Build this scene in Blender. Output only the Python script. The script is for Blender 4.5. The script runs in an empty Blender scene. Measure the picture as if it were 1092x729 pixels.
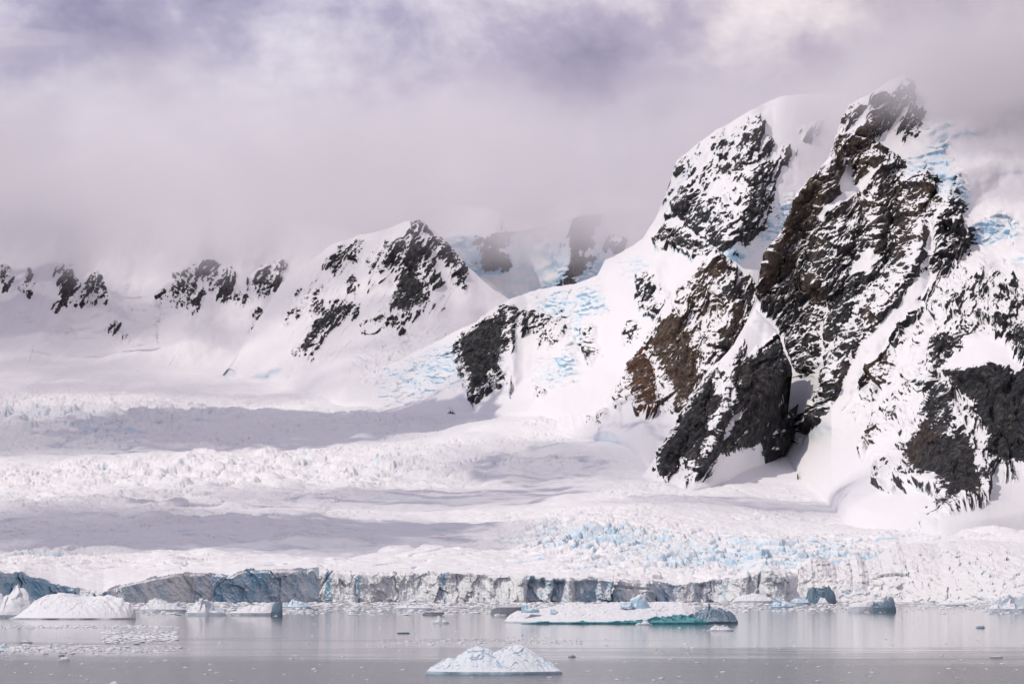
import bpy, math, random
import numpy as np

# ------------------------------------------------------------------ basics
C = bpy.context.scene.collection
sc = bpy.context.scene
W0, H0, FPX = 1092.0, 729.0, 2568.0
CAMZ = 15.0
PITCH = math.atan((626 - 364.5) / FPX)
CT, ST = math.cos(PITCH), math.sin(PITCH)


def at(px, py, D):
    """world point lying at distance D (metres north) on the sight line through a photo position"""
    cx = (np.asarray(px, float) - W0 / 2) / FPX
    cy = (H0 / 2 - np.asarray(py, float)) / FPX
    k = CT - cy * ST
    return cx / k * D, D + 0 * cx, CAMZ + (ST + cy * CT) / k * D


def back(x, y, z):
    dz = z - CAMZ
    d = y * CT + dz * ST
    u = -y * ST + dz * CT
    return W0 / 2 + FPX * x / d, H0 / 2 - FPX * u / d


def water_D(py):
    cy = (H0 / 2 - py) / FPX
    k = CT - cy * ST
    return -CAMZ / ((ST + cy * CT) / k)


# ------------------------------------------------------------------ noise
def _h(ix, iy, s):
    n = ix.astype(np.uint32) * np.uint32(374761393) + iy.astype(np.uint32) * np.uint32(668265263) + np.uint32((s * 974634777) & 0xFFFFFFFF)
    n = (n ^ (n >> np.uint32(13))) * np.uint32(1274126177)
    n = (n ^ (n >> np.uint32(16))) * np.uint32(2246822519)
    return (n ^ (n >> np.uint32(15))) & np.uint32(0xFFFFFF)


def rnd2(ix, iy, s):
    return _h(ix, iy, s) / float(0xFFFFFF)


def perlin(x, y, s=0):
    ix = np.floor(x).astype(np.int32); iy = np.floor(y).astype(np.int32)
    fx = x - ix; fy = y - iy
    ux = fx * fx * fx * (fx * (fx * 6 - 15) + 10); uy = fy * fy * fy * (fy * (fy * 6 - 15) + 10)

    def g(dx, dy):
        a = _h(ix + dx, iy + dy, s) * (2 * math.pi / 0xFFFFFF)
        return np.cos(a) * (fx - dx) + np.sin(a) * (fy - dy)
    a = g(0, 0); b = g(1, 0); c = g(0, 1); d = g(1, 1)
    return ((a + (b - a) * ux) + ((c + (d - c) * ux) - (a + (b - a) * ux)) * uy) * 1.5


def fbm(x, y, o=4, s=0, g=0.5, l=2.03):
    r = np.zeros_like(x); a = 1.0; t = 0
    for i in range(o):
        r += a * perlin(x, y, s + i * 17); t += a
        x = x * l + 13.7; y = y * l + 7.3; a *= g
    return r / t


def ridged(x, y, o=4, s=0, g=0.5, l=2.07):
    r = np.zeros_like(x); a = 1.0; t = 0
    for i in range(o):
        r += a * (1 - 2.2 * np.abs(perlin(x, y, s + i * 31))); t += a
        x = x * l + 3.1; y = y * l + 9.2; a *= g
    return r / t


def cells(x, y, s=0, jit=0.9):
    """nearest-cell noise: returns f1, f2-f1, random id, offset to the cell point"""
    ix = np.floor(x).astype(np.int32); iy = np.floor(y).astype(np.int32)
    f1 = np.full(x.shape, 9.0); f2 = np.full(x.shape, 9.0); cid = np.zeros(x.shape); ox = np.zeros(x.shape); oy = np.zeros(x.shape)
    for dx in (-1, 0, 1):
        for dy in (-1, 0, 1):
            jx, jy = ix + dx, iy + dy
            cx = jx + 0.5 + (rnd2(jx, jy, s) - 0.5) * jit
            cy = jy + 0.5 + (rnd2(jx, jy, s + 1) - 0.5) * jit
            d = (x - cx) ** 2 + (y - cy) ** 2
            m = d < f1
            f2 = np.where(m, f1, np.minimum(f2, d))
            cid = np.where(m, rnd2(jx, jy, s + 2), cid)
            ox = np.where(m, x - cx, ox); oy = np.where(m, y - cy, oy)
            f1 = np.where(m, d, f1)
    f1 = np.sqrt(f1); f2 = np.sqrt(f2)
    return f1, f2 - f1, cid, ox, oy


def facets(x, y, s=0):
    """angular broken-rock relief: every cell is a tilted plane"""
    f1, e, cid, ox, oy = cells(x, y, s)
    a = cid * 6.283 * 3; t = 0.5 + ((cid * 7.13) % 1.0) * 0.6
    return (cid - 0.5) * 0.8 + t * (np.cos(a) * ox + np.sin(a) * oy)


def sstep(a, b, x):
    t = np.clip((x - a) / (b - a), 0, 1)
    return t * t * (3 - 2 * t)


# ------------------------------------------------------------------ scattered-point interpolation
def tps(pts, vals, lam=0.0):
    P = np.array(pts, float); v = np.array(vals, float); n = len(P)
    d = np.linalg.norm(P[:, None] - P[None], axis=2)
    K = np.where(d > 0, d * d * np.log(d + 1e-12), 0) + np.eye(n) * lam
    A = np.zeros((n + 3, n + 3)); A[:n, :n] = K; A[:n, n] = 1; A[:n, n + 1:] = P; A[n, :n] = 1; A[n + 1:, :n] = P.T
    w = np.linalg.solve(A, np.concatenate([v, [0, 0, 0]]))

    def f(x, y):
        r = w[n] + w[n + 1] * x + w[n + 2] * y
        for i in range(n):
            q = (x - P[i, 0]) ** 2 + (y - P[i, 1]) ** 2
            r = r + w[i] * 0.5 * q * np.log(q + 1e-12)
        return r
    return f


def poly_sdf(px, py, poly):
    """signed distance in photo pixels, positive inside"""
    P = np.array(poly, float); n = len(P)
    out = np.full(px.shape, -40.0)
    pad = 24
    m = (px > P[:, 0].min() - pad) & (px < P[:, 0].max() + pad) & (py > P[:, 1].min() - pad) & (py < P[:, 1].max() + pad)
    x = px[m]; y = py[m]
    if x.size == 0:
        return out
    d = np.full(x.shape, 1e9); ins = np.zeros(x.shape, bool)
    for i in range(n):
        ax, ay = P[i]; bx, by = P[(i + 1) % n]
        ex, ey = bx - ax, by - ay
        t = np.clip(((x - ax) * ex + (y - ay) * ey) / (ex * ex + ey * ey + 1e-9), 0, 1)
        d = np.minimum(d, np.hypot(x - ax - t * ex, y - ay - t * ey))
        c = (ay > y) != (by > y)
        ins ^= c & (x < (bx - ax) * (y - ay) / (by - ay + 1e-12) + ax)
    out[m] = np.where(ins, d, -d)
    return out


def line_dist(px, py, pts):
    """distance to a polyline, signed side (+ right of travel)"""
    d = np.full(px.shape, 1e9); sd = np.zeros(px.shape)
    for i in range(len(pts) - 1):
        ax, ay = pts[i]; bx, by = pts[i + 1]
        ex, ey = bx - ax, by - ay
        t = np.clip(((px - ax) * ex + (py - ay) * ey) / (ex * ex + ey * ey), 0, 1)
        q = np.hypot(px - ax - t * ex, py - ay - t * ey)
        s = np.sign(ex * (py - ay) - ey * (px - ax))
        m = q < d
        d = np.where(m, q, d); sd = np.where(m, s, sd)
    return d, sd


# ------------------------------------------------------------------ mesh output
def link_mesh(name, verts, faces, mat, parent=None, smooth=True, attrs=None):
    me = bpy.data.meshes.new(name)
    v = np.asarray(verts, np.float32).reshape(-1, 3)
    f = np.asarray(faces, np.int32)
    k = f.shape[1]
    me.vertices.add(len(v)); me.vertices.foreach_set('co', v.ravel())
    me.loops.add(f.size); me.loops.foreach_set('vertex_index', f.ravel())
    me.polygons.add(len(f)); me.polygons.foreach_set('loop_start', np.arange(0, f.size, k, dtype=np.int32))
    me.polygons.foreach_set('use_smooth', np.full(len(f), bool(smooth)))
    me.update(calc_edges=True); me.validate()
    for an, av in (attrs or {}).items():
        a = me.attributes.new(an, 'FLOAT', 'POINT'); a.data.foreach_set('value', np.asarray(av, np.float32).ravel())
    me.materials.append(mat)
    o = bpy.data.objects.new(name, me); C.objects.link(o)
    if parent: o.parent = parent
    return o


def grid_faces(nr, nc, wrap=False):
    i = np.arange(nr - 1)[:, None]; j = np.arange(nc if wrap else nc - 1)[None]
    a = i * nc + j; b = i * nc + (j + 1) % nc
    return np.stack([a, b, b + nc, a + nc], -1).reshape(-1, 4)


def normals(X, Y, Z):
    du = np.stack([np.gradient(q, axis=1) for q in (X, Y, Z)], -1)
    dv = np.stack([np.gradient(q, axis=0) for q in (X, Y, Z)], -1)
    n = np.cross(du, dv); n /= np.linalg.norm(n, axis=2, keepdims=True) + 1e-9
    n[n[..., 1] > 0] *= -1
    return n


def structure(o):
    o['kind'] = 'structure'; return o


def tag(o, label, cat, group=None, kind=None):
    o['label'] = label; o['category'] = cat
    if group: o['group'] = group
    if kind: o['kind'] = kind
    return o


# ------------------------------------------------------------------ materials
class NT:
    def __init__(s, name):
        s.m = bpy.data.materials.new(name); s.m.use_nodes = True; s.t = s.m.node_tree; s.t.nodes.clear()
        s.out = s.n('ShaderNodeOutputMaterial')

    def n(s, typ, **kw):
        x = s.t.nodes.new(typ)
        for k, v in kw.items(): setattr(x, k, v)
        return x

    def put(s, sock, v):
        if v is None: return
        if hasattr(v, 'is_output'): s.t.links.new(v, sock)
        else: sock.default_value = v

    def math(s, op, a, b=None, c=None, clamp=False):
        x = s.n('ShaderNodeMath', operation=op, use_clamp=clamp)
        s.put(x.inputs[0], a); s.put(x.inputs[1], b); s.put(x.inputs[2], c)
        return x.outputs[0]

    def attr(s, n):
        return s.n('ShaderNodeAttribute', attribute_name=n).outputs['Fac']

    def coord(s, rot=(0, 0, 0), scale=(1, 1, 1)):
        t = s.n('ShaderNodeNewGeometry').outputs['Position']
        m = s.n('ShaderNodeMapping'); m.inputs['Rotation'].default_value = rot; m.inputs['Scale'].default_value = scale
        # rotate first, then scale (vector-type order), so use two nodes
        m.inputs['Scale'].default_value = (1, 1, 1)
        s.t.links.new(t, m.inputs['Vector'])
        m2 = s.n('ShaderNodeVectorMath', operation='MULTIPLY'); m2.inputs[1].default_value = scale
        s.t.links.new(m.outputs[0], m2.inputs[0])
        return m2.outputs[0]

    def noise(s, vec, scale, detail=4, rough=0.55, dist=0.0, typ=None):
        x = s.n('ShaderNodeTexNoise')
        if typ: x.noise_type = typ
        s.put(x.inputs['Vector'], vec); s.put(x.inputs['Scale'], scale); s.put(x.inputs['Detail'], detail)
        s.put(x.inputs['Roughness'], rough); s.put(x.inputs['Distortion'], dist)
        return x.outputs['Fac']

    def ramp(s, v, stops, mode='LINEAR'):
        x = s.n('ShaderNodeValToRGB'); r = x.color_ramp; r.interpolation = mode
        while len(r.elements) < len(stops): r.elements.new(0.5)
        for e, (p, c) in zip(r.elements, stops):
            e.position = p; e.color = (c, c, c, 1) if not hasattr(c, '__len__') else (*c, 1)
        s.put(x.inputs[0], v)
        return x.outputs[0]

    def smooth(s, v, a, b):
        x = s.n('ShaderNodeMapRange', interpolation_type='SMOOTHSTEP')
        s.put(x.inputs[0], v); x.inputs[1].default_value = a; x.inputs[2].default_value = b
        return x.outputs[0]

    def mix(s, f, a, b):
        x = s.n('ShaderNodeMix', data_type='RGBA')
        s.put(x.inputs[0], f)
        for k, v in ((6, a), (7, b)):
            if hasattr(v, 'is_output'): s.t.links.new(v, x.inputs[k])
            else: x.inputs[k].default_value = (*v, 1)
        return x.outputs[2]

    def bsdf(s, col, rough=0.7, spec=0.3, normal=None, **kw):
        b = s.n('ShaderNodeBsdfPrincipled')
        if hasattr(col, 'is_output'): s.t.links.new(col, b.inputs['Base Color'])
        else: b.inputs['Base Color'].default_value = (*col, 1)
        s.put(b.inputs['Roughness'], rough); s.put(b.inputs['Specular IOR Level'], spec)
        if normal is not None: s.t.links.new(normal, b.inputs['Normal'])
        for k, v in kw.items(): s.put(b.inputs[k], v)
        s.t.links.new(b.outputs[0], s.out.inputs['Surface'])
        return b

    def bump(s, h, dist, strength=1.0, normal=None):
        x = s.n('ShaderNodeBump'); x.inputs['Distance'].default_value = dist; x.inputs['Strength'].default_value = strength
        s.t.links.new(h, x.inputs['Height'])
        if normal is not None: s.t.links.new(normal, x.inputs['Normal'])
        return x.outputs[0]

    def nz(s):
        g = s.n('ShaderNodeNewGeometry'); x = s.n('ShaderNodeSeparateXYZ')
        s.t.links.new(g.outputs['Normal'], x.inputs[0]); return x.outputs[2]


SNOW = (0.86, 0.85, 0.87)
SNOWB = (0.80, 0.83, 0.88)
ICE = (0.56, 0.75, 0.86)
DEEP = (0.22, 0.47, 0.68)


def mat_mountain(name, angle=0.0, scale=1.0, dark=1.0, mott=1.0):
    m = NT(name)
    v = m.coord(rot=(0, angle, 0), scale=(1.0, 0.7, 0.5))
    n1 = m.noise(v, 0.012 * scale, 8, 0.62, 0.3)
    n2 = m.noise(v, 0.05 * scale, 6, 0.65, 0.5)
    r = m.attr('rock')
    n0 = m.noise(m.coord(rot=(0, angle, 0), scale=(1.0, 0.7, 0.6)), 0.16 * scale, 3, 0.6)
    a = m.math('MULTIPLY_ADD', m.math('SUBTRACT', n1, 0.5), 2.6 * mott, r)
    a = m.math('MULTIPLY_ADD', m.math('SUBTRACT', n2, 0.5), 3.0 * mott, a)
    a = m.math('MULTIPLY_ADD', m.math('SUBTRACT', n0, 0.5), 2.3 * mott, a)
    nz = m.nz()
    gn = m.n('ShaderNodeNewGeometry'); dp = m.n('ShaderNodeVectorMath', operation='DOT_PRODUCT'); m.t.links.new(gn.outputs['Normal'], dp.inputs[0])
    dp.inputs[1].default_value = (-0.38, -0.05, 0.92)      # wind-packed snow lies on ledges that dip to the left
    a = m.math('MULTIPLY_ADD', m.math('SUBTRACT', 0.60, dp.outputs['Value']), 2.6, a)
    mask = m.smooth(a, 0.0, 0.12)
    # rock colour: grey gneiss with rusty and greenish faces
    c1 = m.noise(v, 0.006, 5, 0.6); c2 = m.noise(v, 0.09, 8, 0.7)
    hue = m.attr('hue')
    grey = m.ramp(c2, [(0.3, (0.015, 0.017, 0.026)), (0.5, (0.052, 0.053, 0.062)), (0.68, (0.21, 0.195, 0.18))])
    brown = m.ramp(c2, [(0.3, (0.028, 0.02, 0.02)), (0.5, (0.12, 0.088, 0.07)), (0.66, (0.31, 0.23, 0.175))])
    rust = m.ramp(c2, [(0.3, (0.05, 0.022, 0.016)), (0.52, (0.20, 0.09, 0.05)), (0.7, (0.36, 0.2, 0.12))])
    rock = m.mix(m.smooth(m.math('ADD', hue, m.math('SUBTRACT', c1, 0.5)), 0.25, 0.6), grey, brown)
    rock = m.mix(m.smooth(m.math('ADD', hue, m.math('MULTIPLY', m.math('SUBTRACT', n2, 0.5), 1.6)), 0.85, 1.15), rock, rust)
    # snow, with bare blue ice where the attribute and the noise say so
    ib = m.attr('ice')
    n3 = m.noise(m.coord(scale=(1, 1, 2.2)), 0.035, 6, 0.65, 0.4)
    ia = m.math('MULTIPLY_ADD', m.math('SUBTRACT', n3, 0.5), 1.6, m.math('MULTIPLY_ADD', m.math('SUBTRACT', 0.6, nz), 1.6, ib))
    icef = m.smooth(ia, 0.65, 1.3)
    iced = m.smooth(ia, 1.35, 1.8)
    snow = m.mix(m.math('MULTIPLY', icef, 0.55), SNOW, ICE)
    snow = m.mix(m.math('MULTIPLY', iced, 0.7), snow, DEEP)
    col = m.mix(mask, snow, rock)
    bh = m.noise(v, 0.12, 8, 0.7, typ=None)
    hgt = m.math('MULTIPLY', m.math('SUBTRACT', bh, 0.5), m.math('MULTIPLY_ADD', mask, 22.0, 1.5))
    step = m.math('MULTIPLY', mask, 2.0)
    bp = m.bump(m.math('ADD', hgt, step), 1.0, 1.0)
    m.bsdf(col, m.math('MULTIPLY_ADD', mask, 0.2, 0.62), 0.25, bp)
    return m.m


def mat_glacier():
    m = NT('glacier_snow')
    v = m.coord()
    ib = m.attr('ice')
    n = m.noise(m.coord(scale=(1, 0.5, 2)), 0.06, 7, 0.65, 0.3)
    nz = m.nz()
    steep = m.math('SUBTRACT', 0.80, nz)
    a = m.math('MULTIPLY_ADD', m.math('SUBTRACT', n, 0.5), 0.7, m.math('MULTIPLY_ADD', steep, 1.4, m.math('SUBTRACT', ib, 0.55)))
    f1 = m.smooth(a, 0.0, 0.45); f2 = m.smooth(a, 0.42, 0.9)
    col = m.mix(m.math('MULTIPLY', f1, 0.55), SNOW, ICE)
    col = m.mix(m.math('MULTIPLY', f2, 0.45), col, DEEP)
    b = m.noise(v, 0.05, 8, 0.6); b2 = m.noise(v, 0.3, 5, 0.6)
    h = m.math('MULTIPLY_ADD', m.math('SUBTRACT', b, 0.5), 3.0, m.math('MULTIPLY', b2, 0.2))
    m.bsdf(col, 0.6, 0.25, m.bump(h, 1.0, 0.7))
    return m.m


def mat_cliff():
    m = NT('cliff_ice')
    v = m.coord(scale=(1, 1, 0.35)); v2 = m.coord(scale=(1, 1, 1.6))
    ib = m.attr('ice')
    n = m.noise(v, 0.05, 6, 0.6, 0.3)
    a = m.math('MULTIPLY_ADD', m.math('SUBTRACT', n, 0.5), 2.0, m.math('SUBTRACT', ib, 0.5))
    f1 = m.smooth(a, -0.2, 0.5); f2 = m.smooth(a, 0.35, 0.9)
    base = m.ramp(m.noise(v, 0.2, 7, 0.7), [(0.2, (0.78, 0.87, 0.94)), (0.45, (0.89, 0.92, 0.94))])
    col = m.mix(m.math('MULTIPLY', f1, 0.75), base, (0.46, 0.66, 0.80))
    col = m.mix(f2, col, (0.26, 0.52, 0.72))
    nz = m.nz()
    col = m.mix(m.smooth(nz, 0.25, 0.6), col, SNOW)
    h = m.math('MULTIPLY_ADD', m.noise(v, 0.18, 8, 0.7), 3.5, m.math('MULTIPLY', m.noise(v2, 0.7, 4, 0.6), 0.6))
    m.bsdf(col, 0.5, 0.35, m.bump(h, 1.0, 0.7))
    return m.m


def mat_berg(name, snow=(0.84, 0.85, 0.88), ice=(0.66, 0.73, 0.80), thr=0.45, bumps=0.5, sc_=0.25, foot=None):
    m = NT(name)
    v = m.coord(); nz = m.nz()
    n = m.noise(v, sc_, 6, 0.6)
    f = m.smooth(m.math('MULTIPLY_ADD', m.math('SUBTRACT', n, 0.5), 0.8, nz), thr - 0.25, thr + 0.1)
    col = m.mix(f, ice, snow)
    if foot:
        g = m.n('ShaderNodeNewGeometry'); x = m.n('ShaderNodeSeparateXYZ'); m.t.links.new(g.outputs['Position'], x.inputs[0])
        z = m.math('MULTIPLY_ADD', m.math('SUBTRACT', n, 0.5), foot[0], x.outputs[2])
        col = m.mix(m.smooth(z, foot[0] * 0.5, foot[0] * 0.75), foot[1], col)
    h = m.noise(v, sc_ * 2, 8, 0.65)
    m.bsdf(col, 0.45, 0.35, m.bump(h, bumps, 1.0))
    return m.m


def mat_water():
    m = NT('sea_water')
    g = m.n('ShaderNodeNewGeometry'); x = m.n('ShaderNodeSeparateXYZ'); m.t.links.new(g.outputs['Position'], x.inputs[0])
    y = x.outputs[1]
    big = m.noise(m.coord(scale=(0.004, 0.012, 1)), 1.0, 4, 0.6)
    stk = m.noise(m.coord(scale=(0.012, 0.10, 1)), 1.0, 5, 0.6)
    d = m.math('MULTIPLY_ADD', m.math('SUBTRACT', big, 0.5), 700.0, y)
    d = m.math('MULTIPLY_ADD', m.math('SUBTRACT', stk, 0.5), 260.0, d)
    wind = m.smooth(d, 650.0, 400.0)
    far = m.smooth(m.math('MULTIPLY_ADD', m.math('SUBTRACT', stk, 0.5), 1500.0, y), 1500.0, 2300.0)
    h1 = m.noise(m.coord(scale=(0.45, 1, 1)), 1.1, 5, 0.65); h2 = m.noise(m.coord(scale=(0.35, 1, 1)), 0.14, 4, 0.55)
    h = m.math('MULTIPLY', h1, m.math('MULTIPLY_ADD', wind, 0.38, 0.012))
    h = m.math('MULTIPLY_ADD', h2, m.math('MULTIPLY_ADD', wind, 0.42, 0.05), h)
    rough = m.math('MULTIPLY_ADD', wind, 0.06, m.math('MULTIPLY_ADD', far, 0.12, 0.07))
    m.bsdf((0.09, 0.10, 0.11), rough, 0.5, m.bump(h, 1.0, 1.0), IOR=1.333)
    return m.m


M_GL = mat_glacier(); M_CL = mat_cliff(); M_WA = mat_water()

# ------------------------------------------------------------------ world, sun, camera
SUN_EL, SUN_TOW = math.radians(50), math.radians(27)      # from the left, a little from behind the camera
svec = (-math.cos(SUN_EL) * math.cos(SUN_TOW), -math.cos(SUN_EL) * math.sin(SUN_TOW), math.sin(SUN_EL))
w = bpy.data.worlds.new('World'); sc.world = w; w.use_nodes = True
nt = w.node_tree; nt.nodes.clear()
wn = NT.__new__(NT); wn.t = nt; wn.out = nt.nodes.new('ShaderNodeOutputWorld')
sky = wn.n('ShaderNodeTexSky'); sky.sky_type = 'NISHITA'; sky.sun_disc = False
sky.sun_elevation = SUN_EL; sky.sun_rotation = math.atan2(svec[0], svec[1]); sky.air_density = 1.0; sky.dust_density = 1.0
b1 = wn.n('ShaderNodeBackground'); nt.links.new(sky.outputs[0], b1.inputs[0]); b1.inputs[1].default_value = 0.10
tc = wn.n('ShaderNodeTexCoord')
sep = wn.n('ShaderNodeSeparateXYZ'); nt.links.new(tc.outputs['Generated'], sep.inputs[0])
mp = wn.n('ShaderNodeVectorMath', operation='MULTIPLY'); mp.inputs[1].default_value = (1, 1, 1.45); nt.links.new(tc.outputs['Generated'], mp.inputs[0])
mo = wn.n('ShaderNodeVectorMath', operation='ADD'); mo.inputs[1].default_value = (3.37, 1.9, 0.62); nt.links.new(mp.outputs[0], mo.inputs[0]); mp = mo
cn = wn.noise(mp.outputs[0], 5.2, 7, 0.58, 0.25)
cn2 = wn.noise(mp.outputs[0], 14.0, 8, 0.6, 0.2)
cl = wn.math('MULTIPLY_ADD', cn2, 0.45, wn.math('MULTIPLY', cn, 0.75))
ccol = wn.ramp(cl, [(0.47, (0.31, 0.29, 0.42)), (0.58, (0.53, 0.49, 0.61)), (0.70, (1.0, 0.94, 0.95))])
warm = wn.mix(wn.smooth(sep.outputs[0], -0.10, 0.28), (0.95, 0.96, 1.05), (1.14, 1.06, 1.0))
mm = wn.n('ShaderNodeVectorMath', operation='MULTIPLY'); nt.links.new(ccol, mm.inputs[0]); nt.links.new(warm, mm.inputs[1])
b2 = wn.n('ShaderNodeBackground'); nt.links.new(mm.outputs[0], b2.inputs[0]); b2.inputs[1].default_value = 0.90
gap = wn.smooth(cl, 0.44, 0.36)
mx = wn.n('ShaderNodeMixShader'); nt.links.new(wn.math('MAXIMUM', wn.math('MULTIPLY', gap, 0.6), wn.math('MULTIPLY', wn.smooth(sep.outputs[2], 0.3, 0.75), 0.45)), mx.inputs[0])
nt.links.new(b2.outputs[0], mx.inputs[1]); nt.links.new(b1.outputs[0], mx.inputs[2])
nt.links.new(mx.outputs[0], wn.out.inputs[0])

sd = bpy.data.lights.new('sun', 'SUN'); sd.energy = 2.2; sd.angle = math.radians(0.5); sd.color = (1.0, 0.925, 0.82)
so = bpy.data.objects.new('sun', sd); C.objects.link(so)
from mathutils import Vector
so.rotation_euler = Vector(svec).to_track_quat('Z', 'Y').to_euler()

cd = bpy.data.cameras.new('camera'); cam = bpy.data.objects.new('camera', cd); C.objects.link(cam); sc.camera = cam
cd.sensor_width = 36; cd.lens = FPX / W0 * 36; cd.clip_start = 1; cd.clip_end = 60000
cam.location = (0, 0, CAMZ); cam.rotation_euler = (math.pi / 2 + PITCH, 0, 0)
sc.view_settings.view_transform = 'Standard'; sc.view_settings.look = 'None'; sc.view_settings.exposure = 0
sc.view_settings.gamma = 1; sc.view_settings.use_curve_mapping = False


TOP = [(-160, 604), (-60, 606), (0, 611), (25, 612), (45, 619), (60, 624), (110, 632), (122, 627), (150, 620), (182, 613), (200, 611), (240, 612), (262, 608), (320, 607), (338, 605), (346, 608), (400, 611), (470, 611), (545, 614), (600, 617), (640, 617), (690, 620), (720, 624), (745, 622), (790, 614), (812, 606), (822, 604), (832, 612), (850, 611), (880, 602), (910, 594), (950, 588), (1000, 584), (1050, 582), (1092, 586), (1250, 590)]
WL = [(-160, 2150), (0, 2250), (60, 2330), (120, 2350), (200, 2440), (340, 2560), (560, 2500), (620, 2480), (760, 2560), (850, 2520), (960, 2500), (1092, 2380), (1250, 2300)]
SETB = [(-160, 6), (830, 6), (860, 60), (930, 150), (1000, 200), (1092, 190), (1250, 190)]
ftop = lambda px: np.interp(px, [a for a, b in TOP], [b for a, b in TOP]) + 1.1 * fbm(np.asarray(px) / 16.0, np.asarray(px) * 0.0 + 3, 4, 66, .6)
fwl = lambda px: np.interp(px, [a for a, b in WL], [b for a, b in WL])
fsb = lambda px: np.interp(px, [a for a, b in SETB], [b for a, b in SETB])
GC = {-160: [(2450, 608), (3000, 588), (4000, 548), (5000, 512), (6000, 475), (7000, 438), (8000, 402), (9200, 370)],
      120: [(2450, 618), (3000, 592), (4000, 549), (5000, 512), (6000, 473), (7000, 436), (8000, 402), (9200, 372)],
      300: [(2500, 607), (3000, 590), (4000, 550), (5000, 512), (6000, 475), (7000, 440), (8000, 408), (9200, 385)],
      550: [(2500, 613), (3000, 595), (4000, 552), (5000, 505), (6000, 452), (6500, 436), (7200, 418)],
      700: [(2500, 620), (3000, 590), (4000, 545), (4700, 514), (5500, 462), (6500, 430)],
      850: [(2600, 610), (3000, 592), (3500, 573), (4200, 545), (5000, 500), (6000, 470)],
      1000: [(2750, 584), (3000, 578), (3500, 568), (4200, 548), (5000, 520)],
      1250: [(2500, 588), (3000, 570), (3500, 550), (4200, 520), (5000, 495)]}
gp, gv = [], []
for k, L in GC.items():
    for D_, p_ in L: gp.append((k / 400.0, math.log(D_ / 2500.0) * 3)); gv.append(p_)
gf = tps(gp, gv, 0.0005)



def glacier_D(px, py):
    """distance of the smooth glacier surface seen at photo positions along a row"""
    Dt = np.exp(np.linspace(math.log(2600), math.log(9200), 90))
    idx = np.unique(np.linspace(0, len(px) - 1, 60).astype(int)); o_ = []
    for i in idx:
        tab = np.minimum.accumulate(gf(np.full(90, px[i] / 400.0), np.log(Dt / 2500.0) * 3))
        o_.append(np.interp(-py[i], -tab, Dt))
    r = np.interp(px, px[idx], o_)
    k = max(3, len(px) // 30); e = np.pad(r, k, mode='edge')
    return np.convolve(e, np.ones(2 * k + 1) / (2 * k + 1), 'valid')


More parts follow.
